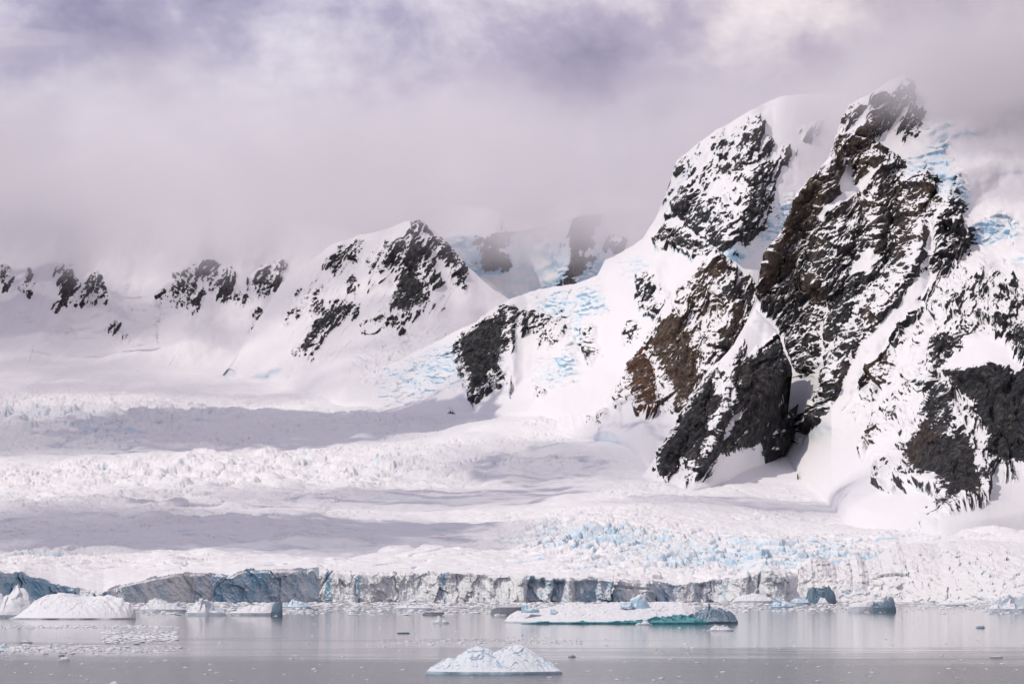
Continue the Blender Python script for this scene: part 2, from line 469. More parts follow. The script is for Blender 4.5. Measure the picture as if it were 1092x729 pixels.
# ------------------------------------------------------------------ mountains
def mountain(name, px0, px1, crest, foot, ctrl, mat, rocks=(), snow=(), ridges=(), ices=(), res=0.75, crag=1.0,
             flute=0.0, soft=18.0, seed=1, tilt=0.0, backdrop=700.0, crest_rough=2.0, base_ice=0.0, blend=0.35):
    nx = int((px1 - px0) / res); u = np.linspace(px0, px1, nx)
    cr = np.interp(u, [c[0] for c in crest], [c[1] for c in crest]); ft = np.interp(u, [c[0] for c in foot], [c[1] for c in foot])
    cr = cr + crest_rough * fbm(u / 14.0, u * 0 + seed, 4, seed)
    ny = int((ft - cr).max() / res)
    t = np.linspace(0, 1, ny)[:, None]
    PX = np.broadcast_to(u, (ny, nx)).copy(); PY = ft + (cr - ft) * t
    f = tps([(a / 100, b / 100) for a, b, d in ctrl], [d for a, b, d in ctrl], 0.001)
    D = f(PX / 100, PY / 100)
    gd = glacier_D(u, ft) + 30
    dd = (gd - D[0])[None]
    D = D + np.where(dd > 0, dd * np.clip(1 - t / 0.8, 0, 1) ** 2, dd * np.clip(1 - t / blend, 0, 1) ** 2)
    D = np.maximum.accumulate(D + t * 20, axis=0)
    for (pts, amp, wd, skew) in ridges:
        d, s = line_dist(PX + 7 * fbm(PX / 34, PY / 34, 3, seed + 90), PY + 7 * fbm(PX / 34, PY / 34, 3, seed + 91), pts)
        amp = amp * sstep(0.0, 0.25, t); wl = wd * np.where(s > 0, 1 + skew, 1 - skew)
        q = np.clip(1 - d / wl, 0, 1)
        D = D - amp * (0.72 * q * q * (3 - 2 * q) + 0.28 * q)
    X, Y, Z = at(PX, PY, D)
    N = normals(X, Y, Z)
    # coordinates along the face in metres, rotated to the lie of the strata
    ct, st = math.cos(tilt), math.sin(tilt)
    a = X * ct + Z * st; b = -X * st + Z * ct
    # rock masks
    R = np.full(PX.shape, -3.0); Hh = np.zeros(PX.shape)
    wob = 3.0 * fbm(a / 60, b / 60, 3, seed + 5); wob2 = 3.0 * fbm(a / 60, b / 60, 3, seed + 9)
    QX, QY = PX + wob, PY + wob2
    for r in rocks:
        cap, hue, poly = r
        s = poly_sdf(QX, QY, poly)
        v = np.clip(s / 6.0, -3.0, cap)
        Hh = np.where(s > -4, np.where(v > R, hue, Hh), Hh)
        R = np.maximum(R, v)
    # ribs and gullies that run with the strata
    rib = ridged(a / 30 + 0.5 * fbm(a / 80, b / 80, 3, seed + 12), b / 170, 4, seed + 13, 0.55)
    R = np.where(R > -1.5, R + (0.95 * rib - 0.35) * (R < 1.2), R)
    for poly in snow:
        s = poly_sdf(QX, QY, poly)
        R = np.minimum(R, np.clip(-s / 5.0, -1.6, 9))
    I = np.full(PX.shape, base_ice)
    for (amt, poly) in ices:
        s = poly_sdf(QX, QY, poly)
        I = np.maximum(I, base_ice + (amt - base_ice) * sstep(-16, 14, s))
    I = I * sstep(0.06, 0.2, t) - 1.0 * (1 - sstep(0.02, 0.1, t)); R = np.where(t < 0.04, -3.0, R)
    rk = sstep(-0.9, 0.3, R)
    # relief
    crg = (ridged(a / 110, b / 190, 5, seed + 20, 0.55) * 24 + facets(a / 44, b / 75, seed + 30) * 22
           + facets(a / 18 + 0.3 * fbm(a / 30, b / 30, 2, seed), b / 30, seed + 33) * 11 + facets(a / 8, b / 12, seed + 37) * 5.0)
    sn = fbm(a / 260, b / 380, 4, seed + 50) * soft * 1.6 + fbm(a / 60, b / 100, 3, seed + 55) * soft * 0.22
    fl = (1 - np.abs(perlin(X / 17.0 + 0.4 * fbm(X / 70, Z / 70, 2, seed), Z / 260, seed + 61)) * 2) * flute
    fl = fl * sstep(0.12, 0.4, t)
    disp = sn + fl * (1 - rk) + rk * (crag * (crg + 9 * rib) + 7)
    ie = sstep(0.45, 1.0, I) * (1 - rk)
    wz = Z + 14 * fbm(X / 50, Z / 50, 3, seed + 72)
    disp = disp + ie * (facets(X / 42, wz / 16, seed + 70) * 12 + facets(X / 16, wz / 8, seed + 71) * 5)
    edge = (np.minimum(1, (1 - t) * ny / 22.0) * 0.8 + 0.2) * sstep(0, 0.12, t)
    X = X + N[..., 0] * disp * 0.6 * edge; Y = Y + N[..., 1] * disp * edge; Z = Z + N[..., 2] * disp * 0.6 * edge
    Z = Z - 34 * (1 - sstep(0, 0.05, t))
    # the far side of the crest
    nb = 14; xs, ys, zs = [X], [Y], [Z]
    for k in range(1, nb + 1):
        q = k / nb
        xs.append(X[-1:]); ys.append(Y[-1:] + q * backdrop * 1.3); zs.append(Z[-1:] - backdrop * (q ** 1.3) + 14 * fbm(X[-1:] / 90, q * 9 + X[-1:] * 0, 3, seed))
    # a skirt under the foot
    x0 = [X[:1]]; y0 = [Y[:1] + 30]; z0 = [Z[:1] - 180]
    X = np.concatenate(x0 + xs); Y = np.concatenate(y0 + ys); Z = np.concatenate(z0 + zs)
    pad = lambda A: np.concatenate([A[:1]] + [A] + [A[-1:]] * nb)
    at_ = {'rock': pad(R), 'hue': pad(Hh), 'ice': np.concatenate([I[:1] - 3, I] + [I[-1:] - 2] * nb)}
    V = np.stack([X, Y, Z], -1).reshape(-1, 3)
    o = link_mesh(name, V, grid_faces(X.shape[0], nx), mat, attrs=at_)
    return structure(o)


MM_far = mat_mountain('far_rock_and_snow', angle=-0.4, scale=0.8, dark=1.0, mott=0.9)
MM_mid = mat_mountain('middle_rock_and_snow', angle=-0.45, scale=1.0)
MM_near = mat_mountain('near_rock_and_snow', angle=-0.55, scale=1.1)

# far left range
mountain('snow_range', -120, 440,
         [(-120, 190), (0, 205), (70, 215), (130, 235), (200, 215), (260, 225), (345, 240), (440, 262)],
         [(-120, 400), (0, 398), (120, 400), (240, 405), (345, 405), (440, 410)],
         [(-120, 200, 9900), (60, 215, 9900), (200, 220, 9800), (345, 240, 9700), (440, 262, 9500), (440, 405, 8300), (-120, 300, 9300), (60, 300, 9300), (150, 320, 9350), (200, 300, 9200), (300, 300, 9400),
          (-120, 360, 8900), (60, 360, 8900), (200, 350, 8800), (345, 350, 8900), (-120, 400, 8300), (120, 400, 8300), (345, 405, 8000)],
         MM_far, res=0.9, seed=3, soft=30, crag=0.9, base_ice=0.35,
         rocks=[(.8, 0, [(0, 286), (10, 292), (15, 296), (6, 308), (0, 305)]), (.8, 0, [(23, 311), (35, 292), (36, 300), (29, 315)]),
                (.6, 0, [(58, 288), (71, 286), (63, 300)]), (.9, 0, [(58, 327), (73, 296), (81, 300), (71, 319)]),
                (.1, 0, [(81, 323), (92, 304), (100, 292), (111, 304), (111, 319), (104, 327), (92, 323)]),
                (.5, .1, [(169, 319), (181, 304), (207, 296), (214, 311), (211, 327), (200, 336), (188, 323), (177, 329)]),
                (.6, .1, [(227, 300), (246, 292), (250, 308), (265, 323), (261, 327), (238, 323)]),
                (.2, 0, [(185, 290), (200, 280), (240, 278), (248, 292), (225, 300)]), (.1, 0, [(262, 300), (285, 285), (300, 280), (290, 310), (275, 318)]),
                (.4, 0, [(110, 355), (117, 350), (123, 348), (121, 357)]), (.3, 0, [(129, 358), (136, 356), (135, 362), (130, 362)]),
                (.4, 0, [(168, 347), (175, 338), (176, 347)]), (.4, 0, [(165, 361), (171, 357), (170, 363)]),
                (.5, 0, [(269, 356), (274, 338), (280, 340), (277, 352)])],
         ices=[(1.0, [(0, 330), (50, 336), (44, 346), (0, 340)]), (0.9, [(45, 350), (80, 345), (90, 366), (50, 365)]), (0.8, [(130, 290), (160, 320), (170, 345), (135, 340)])],
         ridges=[([(60, 215), (66, 300), (40, 360)], 130, 45, 0.2), ([(205, 220), (214, 300), (190, 372)], 170, 50, 0.2), ([(255, 225), (262, 310), (300, 395)], 150, 45, -.2), ([(130, 240), (120, 330), (130, 390)], 90, 45, 0)])

# wall in the cloud behind the saddle
mountain('headwall', 455, 760,
         [(455, 215), (520, 222), (560, 238), (600, 215), (640, 205), (700, 215), (760, 220)],
         [(455, 360), (760, 360)],
         [(455, 220, 9500), (520, 222, 9450), (600, 215, 9400), (760, 220, 9200), (455, 300, 8800), (560, 290, 8800), (640, 300, 8450), (760, 300, 8200), (455, 360, 8100), (640, 360, 7800), (760, 360, 7600)],
         MM_far, res=1.0, seed=8, soft=30, crag=0.5, base_ice=0.1,
         rocks=[(-.8, 0, [(507, 242), (514, 235), (530, 235), (541, 242), (526, 258), (522, 265)]),
                (-1.3, 0, [(587, 235), (607, 227), (630, 223), (626, 238), (610, 235), (595, 242)]),
                (-1.4, 0, [(614, 246), (618, 262), (614, 273), (605, 281), (602, 296), (597, 295), (605, 270)]), (.5, 0, [(653, 262), (660, 260), (658, 266)])],
         ices=[(.7, [(490, 275), (520, 280), (516, 300), (492, 300)]), (.9, [(590, 280), (640, 285), (640, 300), (590, 305)]), (.7, [(470, 240), (505, 245), (520, 275), (480, 270)])],
         ridges=[([(523, 225), (526, 265)], 120, 30, 0), ([(612, 215), (604, 300)], 120, 35, 0.1)])

# central rock and snow peak
mountain('pyramid_peak', 235, 560,
         [(235, 403), (248, 385), (262, 362), (300, 302), (330, 280), (352, 262), (380, 252), (410, 245), (432, 236), (447, 235), (462, 245), (480, 262), (500, 285), (525, 308), (560, 330)],
         [(235, 402), (300, 412), (360, 436), (420, 440), (560, 440)],
         [(235, 400, 8100), (300, 300, 8700), (352, 262, 8800), (440, 235, 8700), (500, 285, 8500), (560, 330, 8300), (300, 410, 7700), (360, 430, 7000), (420, 440, 6900), (560, 440, 6500),
          (380, 330, 8250), (440, 330, 8150), (340, 370, 7950), (420, 390, 7500), (500, 370, 7600), (560, 390, 7300)],
         MM_mid, res=0.75, seed=11, soft=16, crag=0.75, base_ice=0.05, tilt=-0.45,
         rocks=[(-.95, .0, [(440, 238), (495, 285), (490, 310), (462, 330), (430, 345), (345, 385), (310, 380), (305, 320), (350, 265), (400, 250)]), (.8, 0, [(438, 237), (445, 235), (451, 242), (441, 244)]),
                (1.3, .05, [(439, 248), (445, 258), (449, 277), (449, 297), (461, 315), (459, 325), (434, 340), (411, 334), (418, 319), (424, 300), (434, 285)]),
                (.05, 0, [(395, 281), (411, 258), (426, 256), (434, 265), (437, 273), (430, 288), (411, 286), (395, 290)]),
                (.6, 0, [(384, 348), (407, 336), (428, 342), (428, 352), (411, 350), (395, 348), (386, 355)]),
                (1.3, 0, [(457, 254), (468, 258), (482, 268), (492, 281), (494, 306), (489, 304), (478, 288), (470, 272)]),
                (1.2, 0, [(315, 378), (334, 346), (357, 323), (382, 327), (382, 338), (360, 342), (341, 365), (328, 386), (325, 378)]),
                (.6, .2, [(309, 326), (322, 308), (343, 308), (341, 331), (334, 334), (330, 319), (318, 334), (307, 344)]),
                (.0, 0, [(349, 285), (365, 261), (388, 261), (382, 285), (372, 286), (357, 294)]),
                (.4, 0, [(370, 303), (376, 297), (379, 304), (374, 309)]), (.2, 0, [(450, 258), (462, 285), (470, 300), (462, 303), (452, 285)])],
         ices=[(1.0, [(370, 375), (420, 352), (480, 340), (490, 360), (440, 390), (360, 400)]), (1.1, [(385, 385), (420, 378), (440, 400), (400, 425), (375, 415)])],
         ridges=[([(440, 235), (452, 280), (462, 325), (420, 345)], 110, 34, 0.2), ([(432, 240), (400, 290), (345, 330), (318, 385)], 120, 34, -.1), ([(462, 248), (492, 300), (500, 330)], 70, 22, 0), ([(352, 262), (310, 330), (285, 400)], 110, 34, 0)])

# shoulder and high ridge that climb to the right
mountain('snow_shoulder', 330, 900,
         [(330, 428), (380, 402), (430, 382), (470, 362), (492, 350), (510, 343), (524, 330), (546, 318), (575, 308), (612, 303), (637, 294), (645, 278), (665, 268), (685, 255), (700, 232), (716, 190), (722, 172), (745, 152), (765, 138), (800, 118), (832, 103), (860, 100), (900, 100)],
         [(330, 432), (400, 440), (470, 443), (520, 444), (580, 447), (640, 470), (900, 470)],
         [(330, 428, 7350), (380, 402, 7500), (430, 382, 7420), (470, 362, 7200), (430, 440, 6700), (491, 350, 7050), (546, 318, 7000), (640, 292, 6900), (700, 230, 6900), (745, 152, 6900), (832, 103, 6800), (900, 100, 6900),
          (530, 435, 6150), (600, 445, 5950), (640, 465, 5500), (520, 390, 6600), (560, 360, 6700), (620, 380, 6450), (660, 330, 6500), (660, 400, 6150), (720, 300, 6300), (770, 220, 6350),
          (860, 200, 6500), (900, 300, 6200), (800, 300, 6100), (750, 400, 5700), (900, 460, 5500)],
         MM_mid, res=0.75, seed=21, soft=14, crag=0.75, flute=0.4, base_ice=0.42, tilt=-0.5, crest_rough=2.0,
         rocks=[(-.35, .1, [(702, 205), (745, 155), (800, 122), (830, 170), (810, 240), (760, 268), (705, 262)]), (1.9, .05, [(489, 384), (493, 358), (511, 348), (526, 334), (545, 331), (546, 369), (537, 384), (539, 404), (532, 409), (526, 400), (522, 415), (511, 423), (501, 423), (495, 409), (495, 400)]),
                (.15, 0, [(555, 338), (572, 336), (599, 340), (597, 358), (587, 369), (574, 365), (568, 350), (557, 354)]),
                (.15, 0, [(622, 354), (632, 350), (637, 377), (628, 388)]),
                (.8, 0, [(574, 415), (578, 417), (578, 423), (573, 420)]), (.7, 0, [(482, 437), (485, 443), (484, 447), (481, 445)]),
                (.6, 0, [(700, 219), (702, 205), (716, 192), (713, 205)]), (.4, 0, [(718, 183), (722, 173), (741, 162), (748, 164), (731, 176)]),
                (.5, 0, [(759, 157), (773, 148), (788, 151), (788, 157)]),
                (.25, .1, [(773, 201), (780, 180), (791, 151), (798, 126), (809, 126), (809, 166), (825, 175), (820, 187), (809, 191), (816, 205), (805, 223), (795, 235), (795, 212), (784, 216)]),
                (.4, 0, [(763, 176), (773, 173), (779, 183), (766, 189)]),
                (.3, .1, [(716, 219), (734, 198), (738, 216), (773, 212), (784, 223), (786, 237), (777, 258), (763, 262), (748, 255), (745, 248), (727, 233)]),
                (.7, .1, [(702, 257), (706, 240), (716, 239), (738, 251), (755, 262), (741, 276), (723, 264)]),
                (.3, 0, [(838, 160), (842, 155), (844, 165), (838, 170)]), (.3, 0, [(858, 142), (862, 140), (860, 149)]), (.3, 0, [(869, 133), (872, 131), (871, 138)]),
                (.15, .1, [(681, 326), (682, 294), (697, 292), (699, 304), (714, 314), (714, 326), (699, 339)]), (.2, 0, [(666, 366), (667, 348), (686, 346), (682, 358), (670, 367)])],
         ices=[(1.1, [(570, 315), (640, 305), (650, 330), (600, 345), (560, 335)]), (1.2, [(575, 385), (612, 372), (618, 400), (590, 415), (570, 405)]), (1.0, [(600, 320), (625, 330), (622, 370), (605, 372)]),
               (1.0, [(805, 235), (850, 205), (850, 245), (810, 262)]), (1.0, [(360, 405), (430, 385), (485, 370), (485, 410), (440, 432), (370, 430)]), (.9, [(660, 280), (700, 275), (690, 300), (660, 295)])],
         ridges=[([(524, 330), (495, 370), (500, 420)], 50, 26, -.2), ([(546, 318), (546, 400)], 60, 20, 0.3), ([(640, 292), (650, 340), (640, 400)], 60, 45, 0), ([(765, 138), (735, 200), (705, 250), (690, 300)], 90, 30, 0.2), ([(800, 118), (800, 200), (780, 262)], 70, 26, 0),
                 ([(600, 305), (602, 380)], 35, 16, 0)])

# fluted sub-peak with the rusty rock foot
mountain('fluted_peak', 560, 850,
         [(560, 449), (600, 443), (628, 439), (642, 433), (652, 420), (668, 400), (690, 360), (705, 330), (722, 305), (745, 282), (763, 264), (772, 272), (785, 280), (800, 292), (815, 310), (850, 330)],
         [(560, 452), (600, 462), (640, 472), (670, 480), (700, 520), (850, 520)],
         [(560, 449, 6150), (600, 443, 5950), (628, 439, 5780), (612, 465, 5480), (763, 262, 5800), (850, 330, 5700), (690, 360, 5720), (650, 450, 5350), (700, 440, 5300), (735, 434, 5250), (760, 400, 5400), (740, 340, 5600), (800, 340, 5560), (800, 440, 5300), (700, 515, 4900), (850, 515, 5000)],
         MM_near, res=0.6, seed=31, soft=9, crag=0.7, flute=3.2, tilt=-0.4,
         rocks=[(.05, .55, [(655, 420), (690, 365), (705, 335), (725, 305), (763, 266), (800, 300), (815, 320), (800, 390), (770, 440), (735, 440), (700, 440)]), (1.5, 1.0, [(654, 427), (670, 411), (672, 386), (691, 370), (706, 398), (707, 431), (695, 443), (679, 439), (677, 423), (668, 427), (659, 436)]),
                (.8, .7, [(631, 448), (647, 441), (650, 445), (638, 454)]),
                (1.4, .8, [(697, 366), (706, 345), (716, 327), (738, 356), (748, 388), (747, 413), (734, 434), (720, 434), (713, 406), (700, 377)]),
                (-.1, .2, [(719, 314), (734, 297), (763, 269), (778, 309), (800, 314), (798, 339), (788, 373), (763, 383), (749, 378), (739, 343)]),
                (.3, .5, [(745, 350), (790, 345), (790, 380), (765, 400), (750, 410)]),
                (.6, .1, [(784, 318), (800, 314), (800, 330), (786, 328)]), (.5, .1, [(762, 310), (778, 306), (784, 318), (768, 320)])],
         ridges=[([(763, 262), (735, 320), (712, 360), (730, 432)], 45, 22, 0), ([(763, 262), (775, 330), (765, 390)], 40, 18, 0), ([(690, 362), (682, 440)], 40, 16, 0)])

# the big right-hand massif
F_rocks = [
    (.0, .3, [(895, 150), (945, 165), (985, 188), (1010, 210), (1030, 260), (1047, 290), (1092, 305), (1130, 310), (1130, 345), (1040, 352), (1000, 350), (985, 300), (975, 285), (950, 340), (900, 400), (880, 402), (842, 395), (835, 345), (815, 325), (810, 300), (838, 235), (855, 197), (880, 183)]),
    (-.4, .3, [(900, 345), (1000, 345), (1000, 420), (980, 470), (950, 525), (925, 510), (915, 440), (880, 430), (850, 470), (840, 462), (880, 390)]),
    (.1, .35, [(893, 146), (908, 114), (919, 109), (917, 119), (904, 133)]),
    (.3, .4, [(913, 142), (925, 133), (934, 108), (954, 101), (963, 89), (973, 105), (958, 119), (947, 133), (929, 148)]),
    (.1, .35, [(959, 141), (965, 121), (983, 119), (979, 137), (963, 148)]),
    (.3, .5, [(888, 157), (895, 148), (920, 152), (943, 167), (940, 176), (922, 190), (905, 200), (888, 208), (884, 190)]),
    (.5, .45, [(935, 180), (985, 188), (978, 203), (1008, 210), (1010, 220), (997, 232), (988, 255), (975, 280), (962, 285), (940, 278), (925, 250), (930, 210)]),
    (.4, .5, [(808, 312), (812, 285), (825, 262), (838, 235), (845, 212), (855, 197), (862, 190), (880, 183), (890, 205), (880, 225), (865, 245), (850, 285), (830, 305), (815, 325)]),
    (.3, .4, [(885, 238), (900, 225), (935, 205), (935, 260), (920, 290), (890, 300), (870, 290), (862, 262)]),
    (.35, .0, [(883, 368), (890, 314), (901, 307), (917, 298), (929, 286), (971, 288), (973, 298), (950, 318), (930, 335), (917, 345), (896, 368), (887, 378)]),
    (.9, .45, [(924, 345), (928, 330), (938, 322), (938, 345), (928, 357)]),
    (.35, .05, [(836, 348), (855, 345), (862, 358), (878, 368), (876, 392), (860, 397), (848, 388), (836, 372)]),
    (.5, .5, [(848, 298), (868, 292), (880, 300), (885, 315), (868, 325), (855, 315)]),
    (.3, .3, [(879, 388), (893, 366), (922, 334), (936, 320), (958, 320), (940, 346), (917, 366), (904, 391), (888, 413), (879, 406)]),
    (.6, .2, [(869, 445), (880, 425), (888, 410), (893, 422), (882, 436), (872, 447)]),
    (.5, .45, [(918, 400), (933, 373), (947, 373), (956, 391), (943, 416), (929, 402)]),
    (.3, .4, [(922, 363), (936, 359), (933, 381), (920, 381)]),
    (.8, .3, [(970, 375), (981, 349), (993, 341), (993, 356), (982, 368)]),
    (.5, .2, [(943, 438), (965, 432), (965, 443), (947, 447)]),
    (.5, .4, [(924, 463), (933, 457), (956, 455), (940, 473), (926, 475)]),
    (.8, .1, [(929, 512), (936, 484), (947, 482), (950, 495), (940, 509)]),
    (.1, .2, [(922, 440), (930, 420), (938, 418), (935, 432), (928, 446)]), (.1, .2, [(955, 345), (972, 335), (985, 330), (975, 345), (960, 352)]),
    (.2, .3, [(948, 360), (958, 352), (965, 360), (955, 372)]),
    (1.2, .1, [(985, 470), (983, 440), (992, 412), (1010, 412), (1020, 440), (1036, 470)]),
    (2.3, .3, [(958, 477), (975, 470), (983, 445), (990, 423), (1000, 420), (1007, 430), (1011, 445), (1018, 448), (1004, 463), (1032, 463), (1040, 470), (1054, 520), (1050, 534), (1004, 548), (983, 557), (979, 548), (1007, 537), (993, 523), (975, 516), (965, 495)]),
    (.8, .2, [(954, 514), (968, 505), (980, 516), (968, 523)]),
    (2.4, .2, [(1004, 405), (1018, 395), (1054, 397), (1075, 400), (1130, 396), (1130, 500), (1082, 498), (1082, 509), (1072, 507), (1050, 495), (1040, 466), (1022, 438), (1036, 434), (1018, 423)]),
    (.8, .05, [(993, 398), (993, 366), (1004, 352), (1018, 358), (1040, 352), (1046, 360), (1036, 368), (1011, 391), (997, 402)]),
    (.9, .0, [(1050, 352), (1068, 345), (1130, 359), (1130, 395), (1090, 388), (1075, 370)]),
    (.4, .05, [(1050, 324), (1068, 322), (1130, 318), (1130, 340), (1075, 338), (1061, 334)]),
    (.4, .05, [(1050, 300), (1065, 308), (1092, 318), (1130, 315), (1130, 330), (1060, 322)]),
    (.2, .25, [(993, 280), (1000, 244), (1015, 219), (1025, 233), (1029, 258), (1022, 280), (1047, 280), (1047, 297), (1030, 315), (1025, 326), (1018, 333), (993, 330), (1000, 300)]),
]
F_snow = [[(880, 306), (886, 312), (884, 340), (881, 368), (887, 380), (880, 405), (865, 440), (845, 450), (830, 472), (800, 492), (812, 450), (826, 412), (850, 399), (866, 403), (877, 385), (876, 345)],
          [(824, 356), (836, 350), (841, 372), (850, 392), (862, 401), (846, 404), (822, 420)],
          [(900, 165), (915, 200), (900, 215), (890, 200)],
          [(866, 232), (878, 216), (911, 194), (936, 173), (942, 176), (929, 198), (895, 222), (880, 240)],
          [(981, 268), (990, 238), (996, 236), (998, 247), (991, 280), (997, 294), (990, 312), (960, 350), (940, 380), (900, 440), (880, 470), (870, 468), (900, 400), (920, 365), (943, 340), (954, 326), (968, 308)],
          [(1000, 402), (1018, 378), (1048, 354), (1054, 358), (1080, 380), (1091, 398), (1054, 397), (1018, 395)],
          [(905, 282), (928, 262), (938, 270), (925, 290), (912, 296)]]
mountain('rock_massif', 795, 1135,
         [(795, 345), (806, 318), (811, 290), (824, 262), (838, 236), (850, 206), (868, 186), (884, 168), (890, 148), (905, 112), (925, 102), (945, 88), (962, 80), (1000, 92), (1040, 88), (1092, 74), (1135, 66)],
         [(795, 478), (838, 500), (900, 560), (1000, 585), (1135, 560)],
         [(795, 345, 5350), (811, 290, 5420), (850, 205, 5500), (890, 148, 5650), (962, 80, 5850), (1040, 85, 5850), (1135, 66, 5900),
          (795, 478, 4880), (838, 500, 4600), (900, 555, 4150), (980, 557, 4080), (1050, 540, 4080), (1135, 520, 4050), (1135, 560, 3950),
          (860, 400, 5120), (870, 470, 4820), (900, 330, 5220), (930, 240, 5380), (960, 180, 5550), (940, 430, 4700), (960, 350, 4950), (1000, 300, 5050), (1010, 210, 5350), (1050, 280, 5080),
          (1000, 400, 4600), (1000, 440, 4380), (1050, 350, 4620), (1045, 400, 4400), (1092, 405, 4380), (1130, 340, 4600), (1070, 500, 4220), (1030, 470, 4230), (1100, 180, 5500), (1130, 260, 5100), (1000, 140, 5650)],
         MM_near, rocks=F_rocks, snow=F_snow, res=0.6, seed=41, soft=11, crag=1.0, tilt=-0.65, flute=0.15, base_ice=0.1,
         ices=[(1.35, [(985, 160), (1010, 150), (1028, 190), (1032, 225), (1020, 232), (1008, 212), (985, 200), (960, 190), (965, 172)]), (1.2, [(1028, 240), (1060, 225), (1092, 240), (1085, 262), (1050, 270), (1030, 262)]),
               (.9, [(992, 118), (1020, 125), (1010, 140), (990, 132)]), (1.0, [(1040, 285), (1092, 262), (1130, 262), (1130, 300), (1092, 290)]), (.8, [(930, 545), (1000, 560), (990, 575), (900, 565)])],
         ridges=[([(962, 80), (905, 148), (855, 200), (812, 300)], 60, 26, 0.4), ([(1010, 215), (965, 300), (925, 350), (880, 420), (868, 448)], 110, 30, -.35), ([(1047, 285), (1005, 345), (990, 400)], 50, 22, 0),
                 ([(1000, 420), (1040, 470), (1052, 530)], 60, 26, 0.3), ([(880, 180), (900, 240), (880, 300)], 55, 26, 0), ([(940, 180), (935, 260), (925, 290)], 50, 22, 0.2), ([(985, 190), (975, 280)], 50, 20, 0.2),
                 ([(995, 135), (1045, 122), (1130, 100)], 70, 22, 0.3), ([(1015, 190), (1060, 172), (1130, 180)], 70, 24, .3), ([(1030, 240), (1070, 225), (1130, 222)], 60, 22, .3)])

# dark prow in front of the gully
mountain('rock_prow', 682, 868,
         [(682, 512), (697, 490), (722, 448), (745, 412), (757, 392), (768, 384), (782, 368), (795, 345), (806, 330), (816, 340), (828, 352), (834, 380), (828, 412), (805, 462), (800, 478), (812, 490), (825, 474), (834, 446), (842, 437), (856, 426), (868, 415)],
         [(682, 524), (702, 524), (732, 528), (760, 522), (800, 505), (868, 490)],
         [(682, 520, 4680), (806, 330, 5150), (757, 392, 5000), (830, 380, 5080), (700, 500, 4700), (732, 515, 4620), (760, 500, 4640), (777, 400, 4900), (775, 470, 4730), (800, 400, 4930), (800, 478, 4760), (827, 478, 4740), (868, 420, 4900), (868, 490, 4700)],
         MM_near, res=0.5, seed=52, soft=5, crag=0.7, tilt=-0.5, backdrop=260,
         rocks=[(1.7, .2, [(695, 497), (723, 450), (748, 412), (757, 393), (770, 391), (779, 397), (777, 441), (766, 463), (757, 488), (752, 502), (732, 516), (738, 497), (727, 495), (723, 504), (704, 517), (703, 500)]),
                (1.9, .25, [(780, 397), (784, 373), (792, 366), (791, 386), (813, 375), (827, 357), (836, 388), (828, 413), (800, 462), (773, 474), (773, 463), (791, 434), (780, 438)]),
                (1.0, 0, [(825, 479), (834, 446), (843, 437), (846, 452), (841, 463), (830, 481)]), (.4, .2, [(846, 463), (855, 448), (868, 430), (868, 440), (852, 464)])],
         snow=[[(769, 405), (775, 408), (776, 422), (768, 420)], [(778, 398), (781, 398), (780, 440), (776, 450), (774, 440)]],
         ridges=[([(757, 392), (740, 440), (704, 512)], 25, 12, 0), ([(806, 330), (828, 360), (800, 460)], 30, 16, 0), ([(778, 395), (776, 440), (745, 510)], 30, 12, 0.2)])

# ------------------------------------------------------------------ glacier
def gauss(px, py, cx, cy, sx, sy):
    return np.exp(-((px - cx) / sx) ** 2 - ((py - cy) / sy) ** 2)


